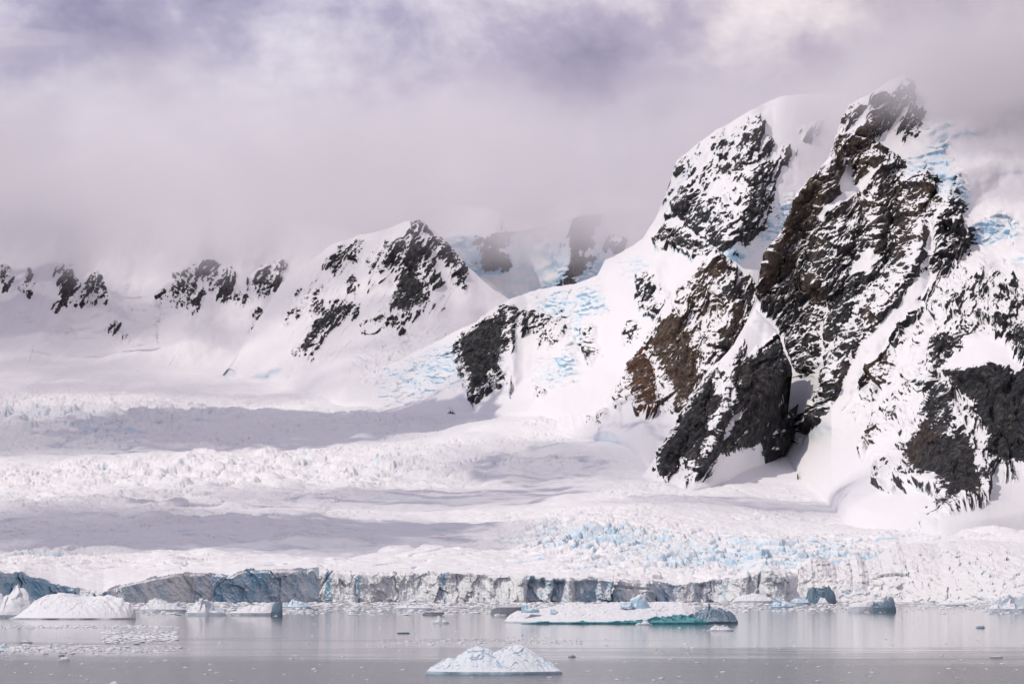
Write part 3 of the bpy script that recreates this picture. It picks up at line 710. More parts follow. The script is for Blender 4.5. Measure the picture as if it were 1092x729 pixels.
def glacier():
    nx = 1300; u = np.linspace(-160, 1250, nx)
    Ds = [0.0]
    q = 0.0
    D_ = 2480.0
    offs = []
    while D_ < 9300:
        offs.append(D_ - 2480.0)
        D_ *= 1.0009 if D_ < 3300 else (1.0013 if D_ < 5000 else 1.0024)
    offs = np.array(offs); ny = len(offs)
    D1 = fwl(u) + fsb(u) + 3
    D = D1[None] + offs[:, None] * ((9300 - D1) / offs[-1])[None]
    PX = np.broadcast_to(u, D.shape).copy()
    lnD = np.log(D / 2500.0) * 3
    PY = gf(PX / 400.0, lnD)
    PY = PY + (ftop(u) - PY[0])[None] * np.exp(-(D - D1) / 260.0)
    X, Y, Z = at(PX, PY, D)
    # zones of broken ice (in photo coordinates of the smooth surface)
    S = np.zeros(D.shape)
    for (cx, cy, sx, sy, a) in [(760, 594, 150, 26, 1.15), (650, 575, 90, 22, 1.1), (600, 560, 50, 9, .6), (850, 592, 110, 20, .9), (40, 596, 70, 16, .55), (30, 510, 60, 11, .5), (30, 432, 80, 16, .35), (180, 440, 120, 22, .12),
                                (440, 500, 80, 12, .4), (200, 510, 120, 16, .1), (110, 545, 110, 14, .2), (580, 600, 90, 14, .15), (430, 445, 60, 12, .35), (350, 520, 80, 8, .12), (960, 575, 120, 6, .4)]:
        S = np.maximum(S, a * gauss(PX, PY, cx, cy, sx, sy))
    S = S * (0.75 + 0.5 * fbm(X / 160, Y / 260, 3, 77))
    S = np.clip(S, 0, 1)
    B = np.zeros(D.shape)     # zones of rounded mounds
    for (cx, cy, sx, sy, a) in [(230, 505, 260, 22, 1.0), (120, 550, 200, 30, .7), (120, 450, 200, 30, .8), (330, 590, 300, 20, .5), (450, 500, 150, 22, .6), (560, 590, 120, 20, .4)]:
        B = np.maximum(B, a * gauss(PX, PY, cx, cy, sx, sy))
    sc_ = np.clip(D / 3000.0, 0.9, 2.2)
    wx = X + 34 * fbm(X / 60, Y / 60, 3, 5); wy = Y + 44 * fbm(X / 80, Y / 80, 3, 6)
    swell = fbm(X / 420, Y / 800, 3, 101) * 20 + fbm(X / 120, Y / 210, 4, 103, .5) * 11.0
    f1, e, cid, ox, oy = cells(wx / 52, wy / 80, 210)
    mound = (1 - np.minimum(1, f1 * 1.2) ** 2) ** 1.5 * (cid ** 2) * 15
    mound += fbm(wx / 60, wy / 90, 4, 220, .5) * 11
    f1, e2, cid2, ox2, oy2 = cells(wx / 30, wy / 55, 230)
    BB = np.zeros(D.shape)
    for (cx, cy, sx, sy, a) in [(70, 450, 110, 20, 1.0), (200, 505, 120, 16, .5), (60, 590, 80, 18, .35), (420, 495, 120, 18, .4)]:
        BB = np.maximum(BB, a * gauss(PX, PY, cx, cy, sx, sy))
    bigb = facets(wx / 95, wy / 130, 240) * 24 + facets(wx / 42, wy / 60, 241) * 9
    mound += (1 - np.minimum(1, f1 * 1.3) ** 2) * np.maximum(cid2 - 0.5, 0) * 12
    # seracs: blocks with deep cracks between them
    g1, ge, gid, gx, gy = cells(wx / 15, wy / 24, 310)
    h1, he, hid, hx, hy = cells(wx / 7.5 + 9, wy / 11, 330)
    ser = (gid - 0.35) * 13 * (0.4 + gid) + (gx * np.cos(gid * 40) + gy * np.sin(gid * 40)) * 7 + (hid - 0.5) * 5
    ser = ser - 7 * (1 - sstep(0.0, 0.22, ge)) - 2.5 * (1 - sstep(0, .25, he))
    big1, bige, bigid, bgx, bgy = cells(wx / 60 + 3, wy / 45, 350)
    ser = ser + (bigid - 0.5) * 9
    nearf = sstep(0, 60, D - D1)
    dz = bigb * BB * sstep(0, 200, D - D1) + swell * sstep(0, 300, D - D1) + mound * B * sc_ ** 0.6 * sstep(0, 150, D - D1) + ser * S * sc_ ** 0.5 * (0.35 + 0.65 * nearf)
    # crevasse lines on the smooth surface
    cr = np.zeros(D.shape); crI = np.zeros(D.shape)
    rr = random.Random(5)
    for k in range(190):
        cx = rr.uniform(150, 1000); cy = rr.uniform(555, 612)
        if rr.random() < 0.35: cx = rr.uniform(-40, 560); cy = rr.uniform(430, 600)
        if rr.random() < 0.2: cx = rr.uniform(540, 640); cy = rr.uniform(560, 604)
        # find world place
        jj = int(np.clip((cx + 160) / 1410 * (nx - 1), 0, nx - 1)); ii = int(np.argmin(np.abs(PY[:, jj] - cy)))
        x0, y0 = X[ii, jj], Y[ii, jj]
        L = rr.choice([12, 18, 25, 40, 60]) * y0 / 3000; ang = rr.uniform(-0.25, 0.35); wd = rr.uniform(4, 8) * (y0 / 3000) ** 1.3
        i0, i1 = max(0, ii - 60), min(ny, ii + 60); dj = int(L * 1.3 / (x0 * 0 + y0 * 1.085 / FPX)) + 4
        j0, j1 = max(0, jj - dj), min(nx, jj + dj)
        ax = X[i0:i1, j0:j1] - x0; ay = Y[i0:i1, j0:j1] - y0
        a_ = ax * math.cos(ang) + ay * math.sin(ang); b_ = -ax * math.sin(ang) + ay * math.cos(ang) + 0.25 * L * (a_ / L) ** 2
        g_ = np.exp(-(a_ / L) ** 4) * np.exp(-(b_ / wd) ** 2)
        cr[i0:i1, j0:j1] = np.maximum(cr[i0:i1, j0:j1], g_)
    # long curved slots across the flow
    slot = (1 - sstep(0.0, 0.10, np.abs(perlin(wx / 105, wy / 34, 371)))) * sstep(-0.05, 0.2, fbm(X / 230, Y / 420, 3, 373)) * sstep(40, 160, D - D1)
    slot = slot * (1 - sstep(6500, 8200, D))
    for pts in ([(845, 604), (880, 592), (930, 577), (990, 567), (1050, 566), (1130, 574)], [(900, 600), (960, 582), (1030, 577), (1130, 584)]):
        ld, _s = line_dist(PX, PY, pts)
        slot = np.maximum(slot, 1.6 * np.exp(-(ld / 1.6) ** 2) * (0.6 + 0.8 * fbm(PX / 25, PY * 0, 3, 5)))
        dz = dz + 7 * np.exp(-((PY - np.interp(PX, [a for a, b in pts], [b for a, b in pts])) / 4.0 - 1.2) ** 2) * (PX > 850)
    dz = dz - slot * 4.5
    cr = np.maximum(cr, slot * 0.75)
    dz = dz - cr * 4.0
    I = np.clip(BB * 0.55 + B * 0.12 + S * 0.85 + cr * 1.6 + 0.12 - 0.25 * (1 - nearf) * 0, 0, 1.3)
    # depressed block bottoms are bluer
    I = I + S * (1 - sstep(0.0, 0.25, ge)) * 0.35 + S * (gid < 0.3) * 0.2
    Z = Z + dz
    # front edge dips into the cliff a little
    V = np.stack([X, Y, Z], -1).reshape(-1, 3)
    o = link_mesh('glacier', V, grid_faces(ny, nx), M_GL, attrs={'ice': I})
    structure(o)
    return Z[0], Y[0], X[0], u


gz, gy_, gx_, gu = glacier()


def ice_cliff():
    nx = 2800; u = np.linspace(-160, 1250, nx)
    tp = ftop(u); D0 = fwl(u); sb = fsb(u)
    xt, yt, zt = at(u, tp, D0 + sb)
    # the true height of the glacier edge, so that both meet
    zt = np.interp(u, gu, gz) + 0.3
    xb, yb, _ = at(u, 640, D0)
    ny = 100; t = np.linspace(0, 1, ny)[:, None]
    steep = 1.0 - sstep(820, 900, u)
    X = xb + (xt - xb) * t
    prof = steep * t + (1 - steep) * (t ** 1.7)
    Y = yb + (yt - yb) * prof
    Z = -1.5 + (zt + 1.5) * t
    s_ = X + 0.35 * Y
    # relief toward the sea: buttresses, broken blocks, flutes
    but = fbm(X / 110, Z / 300 + 3, 4, 401, 0.55) * 30 + ridged(X / 30 + Z / 120, Z / 60, 5, 403, 0.6) * 4.5
    blk = 1.5 * facets(X / 17 + 0.4 * fbm(X / 15, Z / 15, 3, 9), Z / 24, 411) * 4.5 + facets(X / 7, Z / 10, 413) * 2.0
    scoop = 1.5 * ridged(X / 12 + Z / 22, Z / 30, 5, 421, 0.6) * 3.0
    c1, ce, cid, cx_, cy_ = cells(X / 52 + 0.15 * fbm(X / 20, Z / 20, 3, 77), Z / 80 + 0.5, 431, 1.0)
    crack = -5 * (1 - sstep(0.0, 0.05, ce)) * (fbm(X / 50, Z * 0, 2, 499) > 0.0)
    rel = but + blk + scoop + crack
    # shaded recesses and pillars
    PXg = np.broadcast_to(u, X.shape)
    for (a, b, d) in [(562, 584, 16), (588, 604, 18), (612, 640, 6), (740, 752, 8), (806, 812, 10), (796, 800, 12)]:
        PW = PXg + 3.0 * fbm(X / 14, Z / 9, 3, 480 + a) + (t - 0.5) * (5 if a % 2 else -3)
        rel = rel - d * sstep(a - 1, a + 2, PW) * (1 - sstep(b - 5, b, PW)) * (1 - sstep(0.80, 0.98, t + 0.15 * fbm(X / 12, Z * 0, 2, 481)))
    for (a, b, d) in [(100, 118, 10), (812, 836, 16), (780, 797, 10), (520, 560, 10), (604, 611, 8), (636, 700, 7)]:
        rel = rel + d * sstep(a - 3, a + 3, PXg) * (1 - sstep(b - 2, b + 2, PXg))
    slopey = 0.8 * (facets(X / 13 + 0.4 * fbm(X / 12, Z / 8, 3, 8), Z / 7, 441) * 6 + facets(X / 5.5, Z / 3.5, 443) * 3.5 + ridged(X / 40 + Z / 25, Z / 16, 5, 445, 0.6) * 6)
    rel = rel * steep + slopey * (1 - steep)
    top_fade = 1 - 0.75 * sstep(0.9, 1.0, t)
    Y = Y - rel * (0.45 + 0.55 * top_fade) * (1 - 0.25 * (1 - t))
    Z = Z + (slopey * 0.35 * (1 - steep)) * np.sin(np.pi * t)
    # jagged lip
    lip = (np.abs(fbm(u / 3.5, u * 0, 3, 455)) * 4.5 + sstep(0.0, 0.3, perlin(u / 13, u * 0 + 2, 457)) * 2.5) * steep
    Z[-1] += lip * 0.6; Z[-2] += lip * 0.4
    ib = 0.25 + 0.55 * fbm(X / 60, Z / 300, 3, 461) + 0.0 * Z
    for (a, b, v) in [(348, 354, 1.2), (470, 476, .8), (225, 300, .35), (740, 775, .55), (120, 340, .4), (380, 386, .5), (563, 604, .6), (612, 720, .5), (-160, 120, .7)]:  # bluer ice; the wide left and centre stretches paint in the blue of shade
        ib = ib + v * sstep(a - 2, a + 2, PXg) * (1 - sstep(b - 2, b + 2, PXg))
    ib = ib + sstep(840, 880, PXg) * (0.12 + 0.9 * fbm(X / 40, Z / 14, 4, 471))
    # cap running back under the glacier snow
    X = np.concatenate([X, X[-1:], X[-1:]]); Z = np.concatenate([Z, Z[-1:] - 0.4, Z[-1:] - 8]); Y = np.concatenate([Y, Y[-1:] + 10, Y[-1:] + 60])
    ib = np.concatenate([ib, ib[-1:], ib[-1:]])
    V = np.stack([X, Y, Z], -1).reshape(-1, 3)
    structure(link_mesh('glacier_front', V, grid_faces(X.shape[0], nx), M_CL, attrs={'ice': ib}))


ice_cliff()

# ------------------------------------------------------------------ sea
structure(link_mesh('water', [(-9000, -1500, 0), (9000, -1500, 0), (9000, 12000, 0), (-9000, 12000, 0)], [(0, 1, 2, 3)], M_WA))


# ------------------------------------------------------------------ cloud that hides the tops
def box(name, lo, hi, mat):
    v = [(x, y, z) for z in (lo[2], hi[2]) for y in (lo[1], hi[1]) for x in (lo[0], hi[0])]
    f = [(0, 2, 3, 1), (4, 5, 7, 6), (0, 1, 5, 4), (2, 6, 7, 3), (0, 4, 6, 2), (1, 3, 7, 5)]
    return link_mesh(name, v, f, mat, smooth=False)


def mat_cloud(name, dens, base, top, y0, y1, x0, x1, seed=0.0, yfar=None):
    m = NT(name)
    g = m.n('ShaderNodeNewGeometry'); x = m.n('ShaderNodeSeparateXYZ'); m.t.links.new(g.outputs['Position'], x.inputs[0])
    o = m.n('ShaderNodeVectorMath', operation='ADD'); o.inputs[1].default_value = (seed, seed, seed); m.t.links.new(g.outputs['Position'], o.inputs[0])
    n = m.noise(o.outputs[0], 0.0013, 6, 0.62)
    k = m.math('SUBTRACT', n, 0.5)
    z = m.math('MULTIPLY_ADD', k, -560.0, x.outputs[2])
    zz = m.math('MULTIPLY', m.smooth(z, base[0], base[1]), m.smooth(x.outputs[2], top[1], top[0]))
    yy = m.smooth(m.math('MULTIPLY_ADD', k, 1500.0, x.outputs[1]), y0, y1)
    xx = m.smooth(m.math('MULTIPLY_ADD', k, 700.0, x.outputs[0]), x0, x1)
    n2 = m.noise(o.outputs[0], 0.0024, 5, 0.6, 0.4)
    d = m.math('MULTIPLY', m.math('MULTIPLY', zz, yy), m.math('MULTIPLY', xx, dens))
    d = m.math('MULTIPLY', d, m.math('MULTIPLY_ADD', m.smooth(n2, 0.38, 0.64), 1.5, 0.3))
    p = m.n('ShaderNodeVolumePrincipled'); m.t.links.new(d, p.inputs['Density']); p.inputs['Color'].default_value = (0.955, 0.935, 0.975, 1)
    p.inputs['Anisotropy'].default_value = 0.0
    m.t.links.new(p.outputs[0], m.out.inputs['Volume'])
    return m.m


cb = box('cloud_bank', (-4200, 6000, 1020), (4200, 11500, 1620), mat_cloud('cloud_vapour', 0.0021, (1140, 1350), (1480, 1610), 6200, 7800, -1e5, -9e4))
tag(cb, 'grey lavender cloud bank hiding the tops of the far snow range', 'cloud', kind='stuff')
cb2 = box('summit_cloud', (350, 4900, 1000), (2600, 6990, 1420), mat_cloud('summit_vapour', 0.0062, (1040, 1200), (1310, 1400), 4950, 5400, 680, 1120, 500.0))
tag(cb2, 'pale cloud drifting over the summit of the large rocky massif', 'cloud', kind='stuff')


def lumpy(n, m_, seed, amp, fr):
    th = np.linspace(0, 2 * math.pi, n, endpoint=False)[None]; ph = np.linspace(-math.pi / 2, math.pi / 2, m_)[:, None]
    x = np.cos(ph) * np.cos(th); y = np.cos(ph) * np.sin(th); z = np.sin(ph) + 0 * th
    r = 1 + amp * fbm(x * fr + z * 1.3 + 5, y * fr - z * 1.1 + 9, 4, seed)
    return x * r, y * r, z * r


# clouds outside the frame whose shadows dapple the glacier; each is a loose stack of puffs
def shade_cloud(px, py, D, rx, ry, rz, od, seed):
    X, Y, Z = [float(q) for q in at(px, py, D)]
    zc = 1950.0 + 30 * (seed % 5)
    t = (zc - Z) / svec[2]
    cx, cy = X + svec[0] * t, Y + svec[1] * t
    rg = random.Random(seed * 7 + 1)
    for k, f in enumerate((1.25, 1.0, 0.75, 0.5)):
        x, y, z = lumpy(72, 28, seed * 5 + k, 0.62, 1.6)
        m = NT('cumulus_vapour'); p = m.n('ShaderNodeVolumePrincipled'); p.inputs['Density'].default_value = od * 0.36 / (2 * rz / svec[2])
        p.inputs['Color'].default_value = (0.95, 0.94, 0.97, 1); m.t.links.new(p.outputs[0], m.out.inputs['Volume'])
        o = link_mesh('cumulus_cloud', np.stack([x * rx * f, y * ry * f, z * rz], -1).reshape(-1, 3), grid_faces(28, 72, True), m.m)
        o.location = (cx + rg.uniform(-.3, .3) * rx, cy + rg.uniform(-.3, .3) * ry, zc + 12 * k)
        tag(o, 'grey cloud drifting outside the picture over the glacier', 'cloud', 'clouds outside the picture', kind='stuff')


for a in [(110, 458, 6200, 900, 620, 130, 1.5, 1), (300, 445, 6600, 500, 420, 110, .9, 2), (60, 560, 3700, 470, 560, 110, 2.0, 3), (250, 580, 3400, 330, 260, 100, 1.2, 4), (390, 560, 3750, 260, 200, 90, .8, 10), (230, 438, 6700, 260, 300, 90, 1.0, 11),
          (600, 500, 5000, 320, 480, 100, 1.0, 5), (420, 530, 4500, 420, 260, 90, .8, 6), (20, 345, 9000, 700, 500, 120, 1.0, 7), (820, 540, 4200, 260, 160, 70, .7, 9)]:
    shade_cloud(*a)

# ------------------------------------------------------------------ icebergs
MB_snow = mat_berg('berg_snow', thr=0.42, bumps=1.2, sc_=0.12)
MB_smooth = mat_berg('snowy_dome_ice', thr=0.45, bumps=0.3, sc_=0.2, ice=(0.62, 0.68, 0.75))
MB_blue = mat_berg('pale_blue_ice', snow=(0.78, 0.83, 0.88), ice=(0.40, 0.58, 0.72), thr=0.6, bumps=0.5, sc_=0.5)
MB_front = mat_berg('near_berg_ice', snow=(0.78, 0.83, 0.88), ice=(0.50, 0.64, 0.76), thr=0.5, bumps=0.25, sc_=0.9, foot=(0.3, (0.42, 0.6, 0.66)))
MB_dark = mat_berg('dark_and_shaded_ice', snow=(0.50, 0.58, 0.66), ice=(0.17, 0.26, 0.34), thr=0.8, bumps=0.6, sc_=1.0)  # dark ice; on nose, wedge and brash its darkness is painted shade
MB_teal = mat_berg('turquoise_ice', snow=(0.14, 0.38, 0.42), ice=(0.04, 0.20, 0.24), thr=0.6, bumps=0.3, sc_=0.5)
MB_grey = mat_berg('dirty_grey_ice', snow=(0.62, 0.62, 0.66), ice=(0.30, 0.33, 0.38), thr=0.5, bumps=0.5, sc_=0.4)


def berg_mesh(top, wl, depth, crest=0.1, c0=0.25, p=1.6, rough=0.12, fac=0.12, seed=1, nose=0.0, res=0.5, stri=0.0, asym=0.0):
    """heightfield iceberg; profile in photo positions, waterline row gives its true distance"""
    D = float(water_D(wl)); px0, px1 = top[0][0], top[-1][0]
    mpp = D / FPX
    nx = max(14, int((px1 - px0) / res)); ny = max(12, int(nx * 0.45))
    u = np.linspace(px0, px1, nx); H = np.maximum(0.0, (wl - np.interp(u, [a for a, b in top], [b for a, b in top])) * mpp)
    s = (u - px0) / (px1 - px0)
    L = (px1 - px0) * mpp; Wd = depth * L
    half = Wd / 2 * np.clip(np.sin(np.pi * np.clip(s, 0.0, 1)), 0, 1) ** 0.45 + 0.02 * Wd
    v = np.linspace(-1, 1, ny)[:, None]
    hm = H.max()
    X = np.broadcast_to((u - (px0 + px1) / 2) * mpp, (ny, nx)).copy()
    Y = v * half
    vc = crest + asym * (s - 0.5) + 0.25 * fbm(X / (L * .3), Y / (L * .3), 2, seed)
    q = np.where(v < vc, (vc - v) / (1 + vc), (v - vc) / (1 - vc))
    q = np.clip(q, 0, 1)
    base = np.minimum(H, c0 * hm)
    Z = base + (H - base) * (1 - q ** p)
    nzf = facets(X / (hm * 1.3), Y / (hm * 1.5), seed) * fac * 1.4 * hm + facets(X / (hm * .5), Y / (hm * .6), seed + 3) * fac * .8 * hm + facets(X / (hm * .2), Y / (hm * .25), seed + 4) * (fac * .3 + .02) * hm + fbm(X / (hm * 1.2), Y / (hm * 1.2), 6, seed + 5, .6) * rough * hm
    if stri:
        nzf = nzf + stri * hm * ridged((X * 0.8 + Y * 0.9) / (hm * .35), (X - Y) / (hm * 2.2), 3, seed + 8) * sstep(0.35, 0.75, s + 0 * X)
    edge = (1 - q ** 6) * np.minimum(1, H / (0.35 * hm + 1e-6))
    Z = np.maximum(Z + nzf * edge, 0.15)
    # walls down through the waterline
    e = 0.5 * fbm(X / (hm * .5), Y / (hm * .5), 3, seed + 11) * mpp
    rowf = lambda k, zz, out: (X[k:k + 1] , Y[k:k + 1] + out + hm * .12 * fbm(X[k:k + 1] / hm, X[k:k + 1] * 0 + zz, 3, seed), np.full((1, nx), float(zz)))
    parts = [rowf(0, -1.5, nose), rowf(0, -0.05 * hm, 0)] + [(X, Y, Z)] + [rowf(ny - 1, -0.05 * hm, 0), rowf(ny - 1, -1.5, 0)]
    X = np.concatenate([a[0] for a in parts]); Y = np.concatenate([a[1] for a in parts]); Z = np.concatenate([a[2] for a in parts])
    # close both ends
    def endcol(A, k, z=False): return A[:, [k]] if not z else np.full((A.shape[0], 1), -1.5)
    X = np.concatenate([endcol(X, 0) - .2 * mpp, X, endcol(X, -1) + .2 * mpp], 1); Y = np.concatenate([endcol(Y, 0), Y, endcol(Y, -1)], 1); Z = np.concatenate([endcol(Z, 0, True), Z, endcol(Z, -1, True)], 1)
    x0, _, _ = at((px0 + px1) / 2, wl, D)
    return np.stack([X, Y, Z], -1).reshape(-1, 3), grid_faces(X.shape[0], X.shape[1]), (float(x0), D + Wd / 2, 0.0)


def berg(name, top, wl, depth, mat, label, cat='iceberg', group=None, parent=None, **kw):
    V, Fc, loc = berg_mesh(top, wl, depth, **kw)
    o = link_mesh(name, V, Fc, mat, smooth=False)
    if parent:
        o.parent = parent; o.location = Vector(loc) - parent.location
    else:
        o.location = loc; tag(o, label, cat, group)
    return o


berg('iceberg', [(453, 718), (458, 712), (466, 707), (479, 703), (484, 704), (494, 697), (502, 692), (512, 690), (520, 692), (526, 695.5), (532, 694), (546, 692.5), (556, 691), (567, 695), (579, 704), (590, 711), (600, 718)], 719, 0.5, MB_front,
     'pale blue white iceberg with two humps floating nearest, low and striated at its right end', seed=2, crest=0.15, c0=0.1, p=1.5, rough=0.10, fac=0.07, res=0.35, stri=0.10)
mid = berg('iceberg', [(538, 663), (545, 656), (552, 652), (575, 650), (591, 647), (612, 643.5), (637, 645), (663, 642.5), (700, 642), (732, 643), (745, 649), (752, 655), (758, 663)], 664, 0.55, MB_snow,
           'long low snow covered iceberg with a turquoise waterline and dark overhanging right end', seed=5, crest=0.45, c0=0.06, p=1.3, rough=0.04, fac=0.03, res=0.5)
berg('ice_nose', [(728, 662), (738, 656), (748, 651), (757, 647), (766, 645.5), (774, 646), (780, 650), (786, 656), (788, 661)], 664.3, 0.45, MB_dark, '', parent=mid, seed=7, crest=0.2, c0=0.12, p=1.5, rough=0.2, fac=0.22, res=0.4)  # shade of the overhang is put into the dark ice colour
berg('turquoise_band', [(556, 664.7), (575, 663.4), (600, 664.1), (622, 663), (640, 663.8), (665, 663), (684, 662.6), (695, 660.5), (708, 657.4), (722, 655.8), (738, 656.2), (750, 659.5), (760, 664.5)], 665.0, 0.12, MB_teal, '', parent=mid, seed=9, crest=0.5, c0=0.2, p=1.6, rough=0.3, fac=0.2)
for (a, b, wl_, sd_) in [((556, 649), [(560, 645), (563, 642), (566, 646), (569, 643), (573, 648)], 652, 3), ((587, 652), [(590, 648), (593, 650)], 653, 4), ((662, 647), [(668, 643), (673, 641)], 647, 6), ((672, 646), [(677, 638), (683, 633.5), (688, 636), (690, 645)], 648, 8)]:
    pr = [a] + b + [(b[-1][0] + 2, wl_)]
    V, Fc, loc = berg_mesh(pr, wl_ + 14, 0.8, seed=sd_, c0=0.3, p=2, rough=0.3, fac=0.5, res=0.4)
    # stands on the snow of the long berg
    D_ = 1014 + 22 + sd_ * 1.5; x_, y_, z_ = [float(q) for q in at((pr[0][0] + pr[-1][0]) / 2, wl_, D_)]
    k = (wl_ - min(p_[1] for p_ in pr)) * D_ / FPX / max(1e-3, V[:, 2].max())
    V = V * np.array([D_ / loc[1] if loc[1] else 1, .7, k])
    o = link_mesh('ice_block', V, Fc, MB_blue, parent=mid); o.location = Vector((x_, y_, z_)) - mid.location
berg('iceberg', [(4, 660), (12, 656), (19, 651), (30, 641), (41, 634), (57, 632.5), (72, 635), (86, 637), (107, 636), (114, 638), (124, 638.5), (127, 642), (132, 644), (137, 650), (139, 659)], 660, 0.5, MB_smooth,
     'big smooth white domed iceberg lying low near the left edge', seed=12, crest=0.3, c0=0.05, p=1.6, rough=0.03, fac=0.03, stri=0.07)
berg('iceberg', [(-45, 655), (-30, 640), (-12, 634), (0, 638), (6, 636), (10, 630), (16, 626), (21, 629), (27, 634), (33, 640), (42, 650), (50, 658)], 658.5, 0.5, MB_snow,
     'craggy pointed white iceberg behind the domed one', seed=15, crest=0.1, c0=0.1, p=1.3, rough=0.12, fac=0.2)
berg('iceberg', [(905, 652), (906.5, 643.5), (915, 642), (930, 641), (932, 652)], 652.4, 0.5, MB_snow, 'small blocky white iceberg with a flat top, right of centre', seed=17, c0=0.5, p=2.4, rough=0.05, fac=0.05, res=.35)
berg('iceberg', [(930, 652), (932, 645), (938, 643), (944, 640.5), (950, 640), (955, 640), (957, 652)], 652.0, 0.6, MB_dark, 'small wedge of ice, shade put into its dark colour, touching the right end of the flat topped iceberg', seed=18, c0=0.4, p=2, rough=0.15, fac=0.25, res=.35)  # shaded right piece, its shade painted as dark ice
berg('iceberg', [(783, 643), (786, 637), (793, 633), (808, 633.5), (822, 637), (830, 643)], 643.4, 0.4, MB_snow, 'low snow capped ice slab below the dark blue cliff block', seed=19, c0=0.3, p=1.6, rough=0.1, fac=0.08, res=.4)
berg('iceberg', [(821, 648), (826, 641), (837, 638.5), (842, 642), (847, 648)], 648.2, 0.5, MB_blue, 'small pale blue iceberg with a pointed top near the glacier front', seed=20, c0=0.2, p=1.2, rough=0.1, fac=0.2, res=.35)
berg('iceberg', [(843, 643.5), (846, 639.5), (852, 636.7), (862, 638.5), (865, 643.5)], 644.4, 0.5, MB_blue, 'small pale blue rounded lump of ice between the pale pointed berg and the dark one', seed=21, c0=0.3, p=1.5, rough=0.2, fac=0.2, res=.35)
dk = berg('iceberg', [(860, 643), (862, 634), (864, 627), (868, 626.6), (872, 632), (877, 630), (884.5, 632), (889, 635), (892, 639), (893, 643)], 643.8, 0.55, MB_dark, 'dark jagged iceberg with two blue grey peaks close to the glacier front', seed=22, c0=0.3, p=1.8, rough=0.2, fac=0.3, res=.3)
berg('snow_lump', [(872, 644), (875, 638), (880, 636), (885, 644)], 644.8, 0.5, MB_snow, '', parent=dk, seed=23, res=.3)
berg('iceberg', [(1052, 652), (1058, 648), (1066, 641), (1072, 643), (1081, 637.5), (1087, 642), (1095, 638), (1104, 644), (1112, 652)], 652.4, 0.4, MB_snow, 'lumpy white iceberg cut by the right edge of the picture', seed=24, c0=0.25, p=1.3, rough=0.25, fac=0.35, res=.35)
berg('iceberg', [(1043, 640.5), (1046, 637), (1053, 638), (1060, 635), (1063, 640.5)], 642.0, 0.4, MB_dark, 'small dark ice lump at the foot of the sunlit ice slope on the right', seed=25, c0=0.4, res=.3)
berg('iceberg', [(1000, 645), (1006, 642), (1014, 641), (1024, 642), (1032, 645)], 646, 0.4, MB_snow, 'flat strip of white ice below the right hand ice slope', seed=26, c0=0.4, res=.35, rough=.3)
berg('iceberg', [(196, 655), (201, 650), (208.6, 644), (218, 641.5), (228, 646), (235, 650), (240, 655)], 655.8, 0.5, MB_snow, 'broken white iceberg, left neighbour of the smooth one with a dark right tip', seed=27, c0=0.2, p=1.4, rough=0.2, fac=0.3, res=.35)
bb = berg('iceberg', [(243, 655), (252, 650), (260, 647), (271, 644), (288, 642.4), (292, 647), (296, 655)], 655.9, 0.4, MB_snow, 'low sloping white iceberg ending in a dark upright tip on its right', seed=28, c0=0.2, p=1.4, rough=0.06, fac=0.08, res=.35)
berg('ice_tip', [(288, 656), (290, 647), (293, 642), (298, 641), (301, 643), (299, 648), (301, 656)], 656.3, 0.5, MB_dark, '', parent=bb, seed=29, c0=0.3, res=.3)
berg('iceberg', [(146, 652), (151, 646), (157, 641.5), (168, 640), (179, 643), (190, 645), (200, 652)], 652.4, 0.4, MB_snow, 'white rounded iceberg just right of the big dome', seed=30, c0=0.25, p=1.5, rough=0.15, fac=0.2, res=.4)
berg('iceberg', [(300, 648), (306, 642), (312, 638.6), (318, 641.5), (326, 644), (332, 648)], 648.4, 0.5, MB_blue, 'small bluish iceberg with a low peak under the grey ice cliff', seed=31, c0=0.2, rough=0.2, fac=0.25, res=.35)
berg('iceberg', [(523, 654), (525, 649), (533, 646.5), (541, 644.7), (555, 645.6), (558, 654)], 654.4, 0.45, MB_grey, 'flat topped grey iceberg left of the long snow covered one', seed=32, c0=0.75, p=3, rough=0.06, fac=0.06, res=.35)
berg('iceberg', [(450, 655), (455, 652), (463, 650), (472, 649.5), (474, 655)], 655.4, 0.4, MB_grey, 'small low grey ice floe with a dark blunt right end', seed=33, c0=0.5, res=.3)
berg('iceberg', [(418, 650), (424, 646.5), (431, 644), (441, 646), (452, 646), (466, 650)], 650.4, 0.3, MB_snow, 'thin white floe with a shallow hump below the pale ice cliff', seed=34, c0=0.4, rough=.2, fac=.2, res=.35)
berg('growler', [(461, 664), (465, 660), (468, 657.5), (471, 660), (474, 661), (479, 664)], 664.4, 0.6, MB_snow, 'small jagged white growler alone in the channel left of the long iceberg', 'growler', seed=35, rough=.3, fac=.4, res=.25)
berg('growler', [(423, 675), (425, 673.8), (431, 673.4), (435, 673.4), (437, 675)], 675.1, 0.3, MB_dark, 'thin dark sliver of ice on open water left of centre', 'growler', seed=36, c0=.7, res=.25)
berg('growler', [(606, 700), (608, 698), (611, 697.5), (614, 700)], 700.2, 0.6, MB_dark, 'small dark round lump of ice right of the nearest iceberg', 'growler', seed=37, res=.2)
berg('growler', [(754, 672), (760, 669.5), (766, 668.5), (771, 667), (775, 668), (783, 672)], 672.3, 0.4, MB_snow, 'low white growler in front of the dark iceberg nose', 'growler', seed=38, rough=.3, fac=.3, res=.3)
berg('growler', [(678, 665.5), (684, 663), (687, 660), (691, 663), (696, 665.5)], 666, 0.5, MB_snow, 'little white lump floating against the middle of the turquoise waterline', 'growler', seed=39, rough=.3, fac=.3, res=.3)
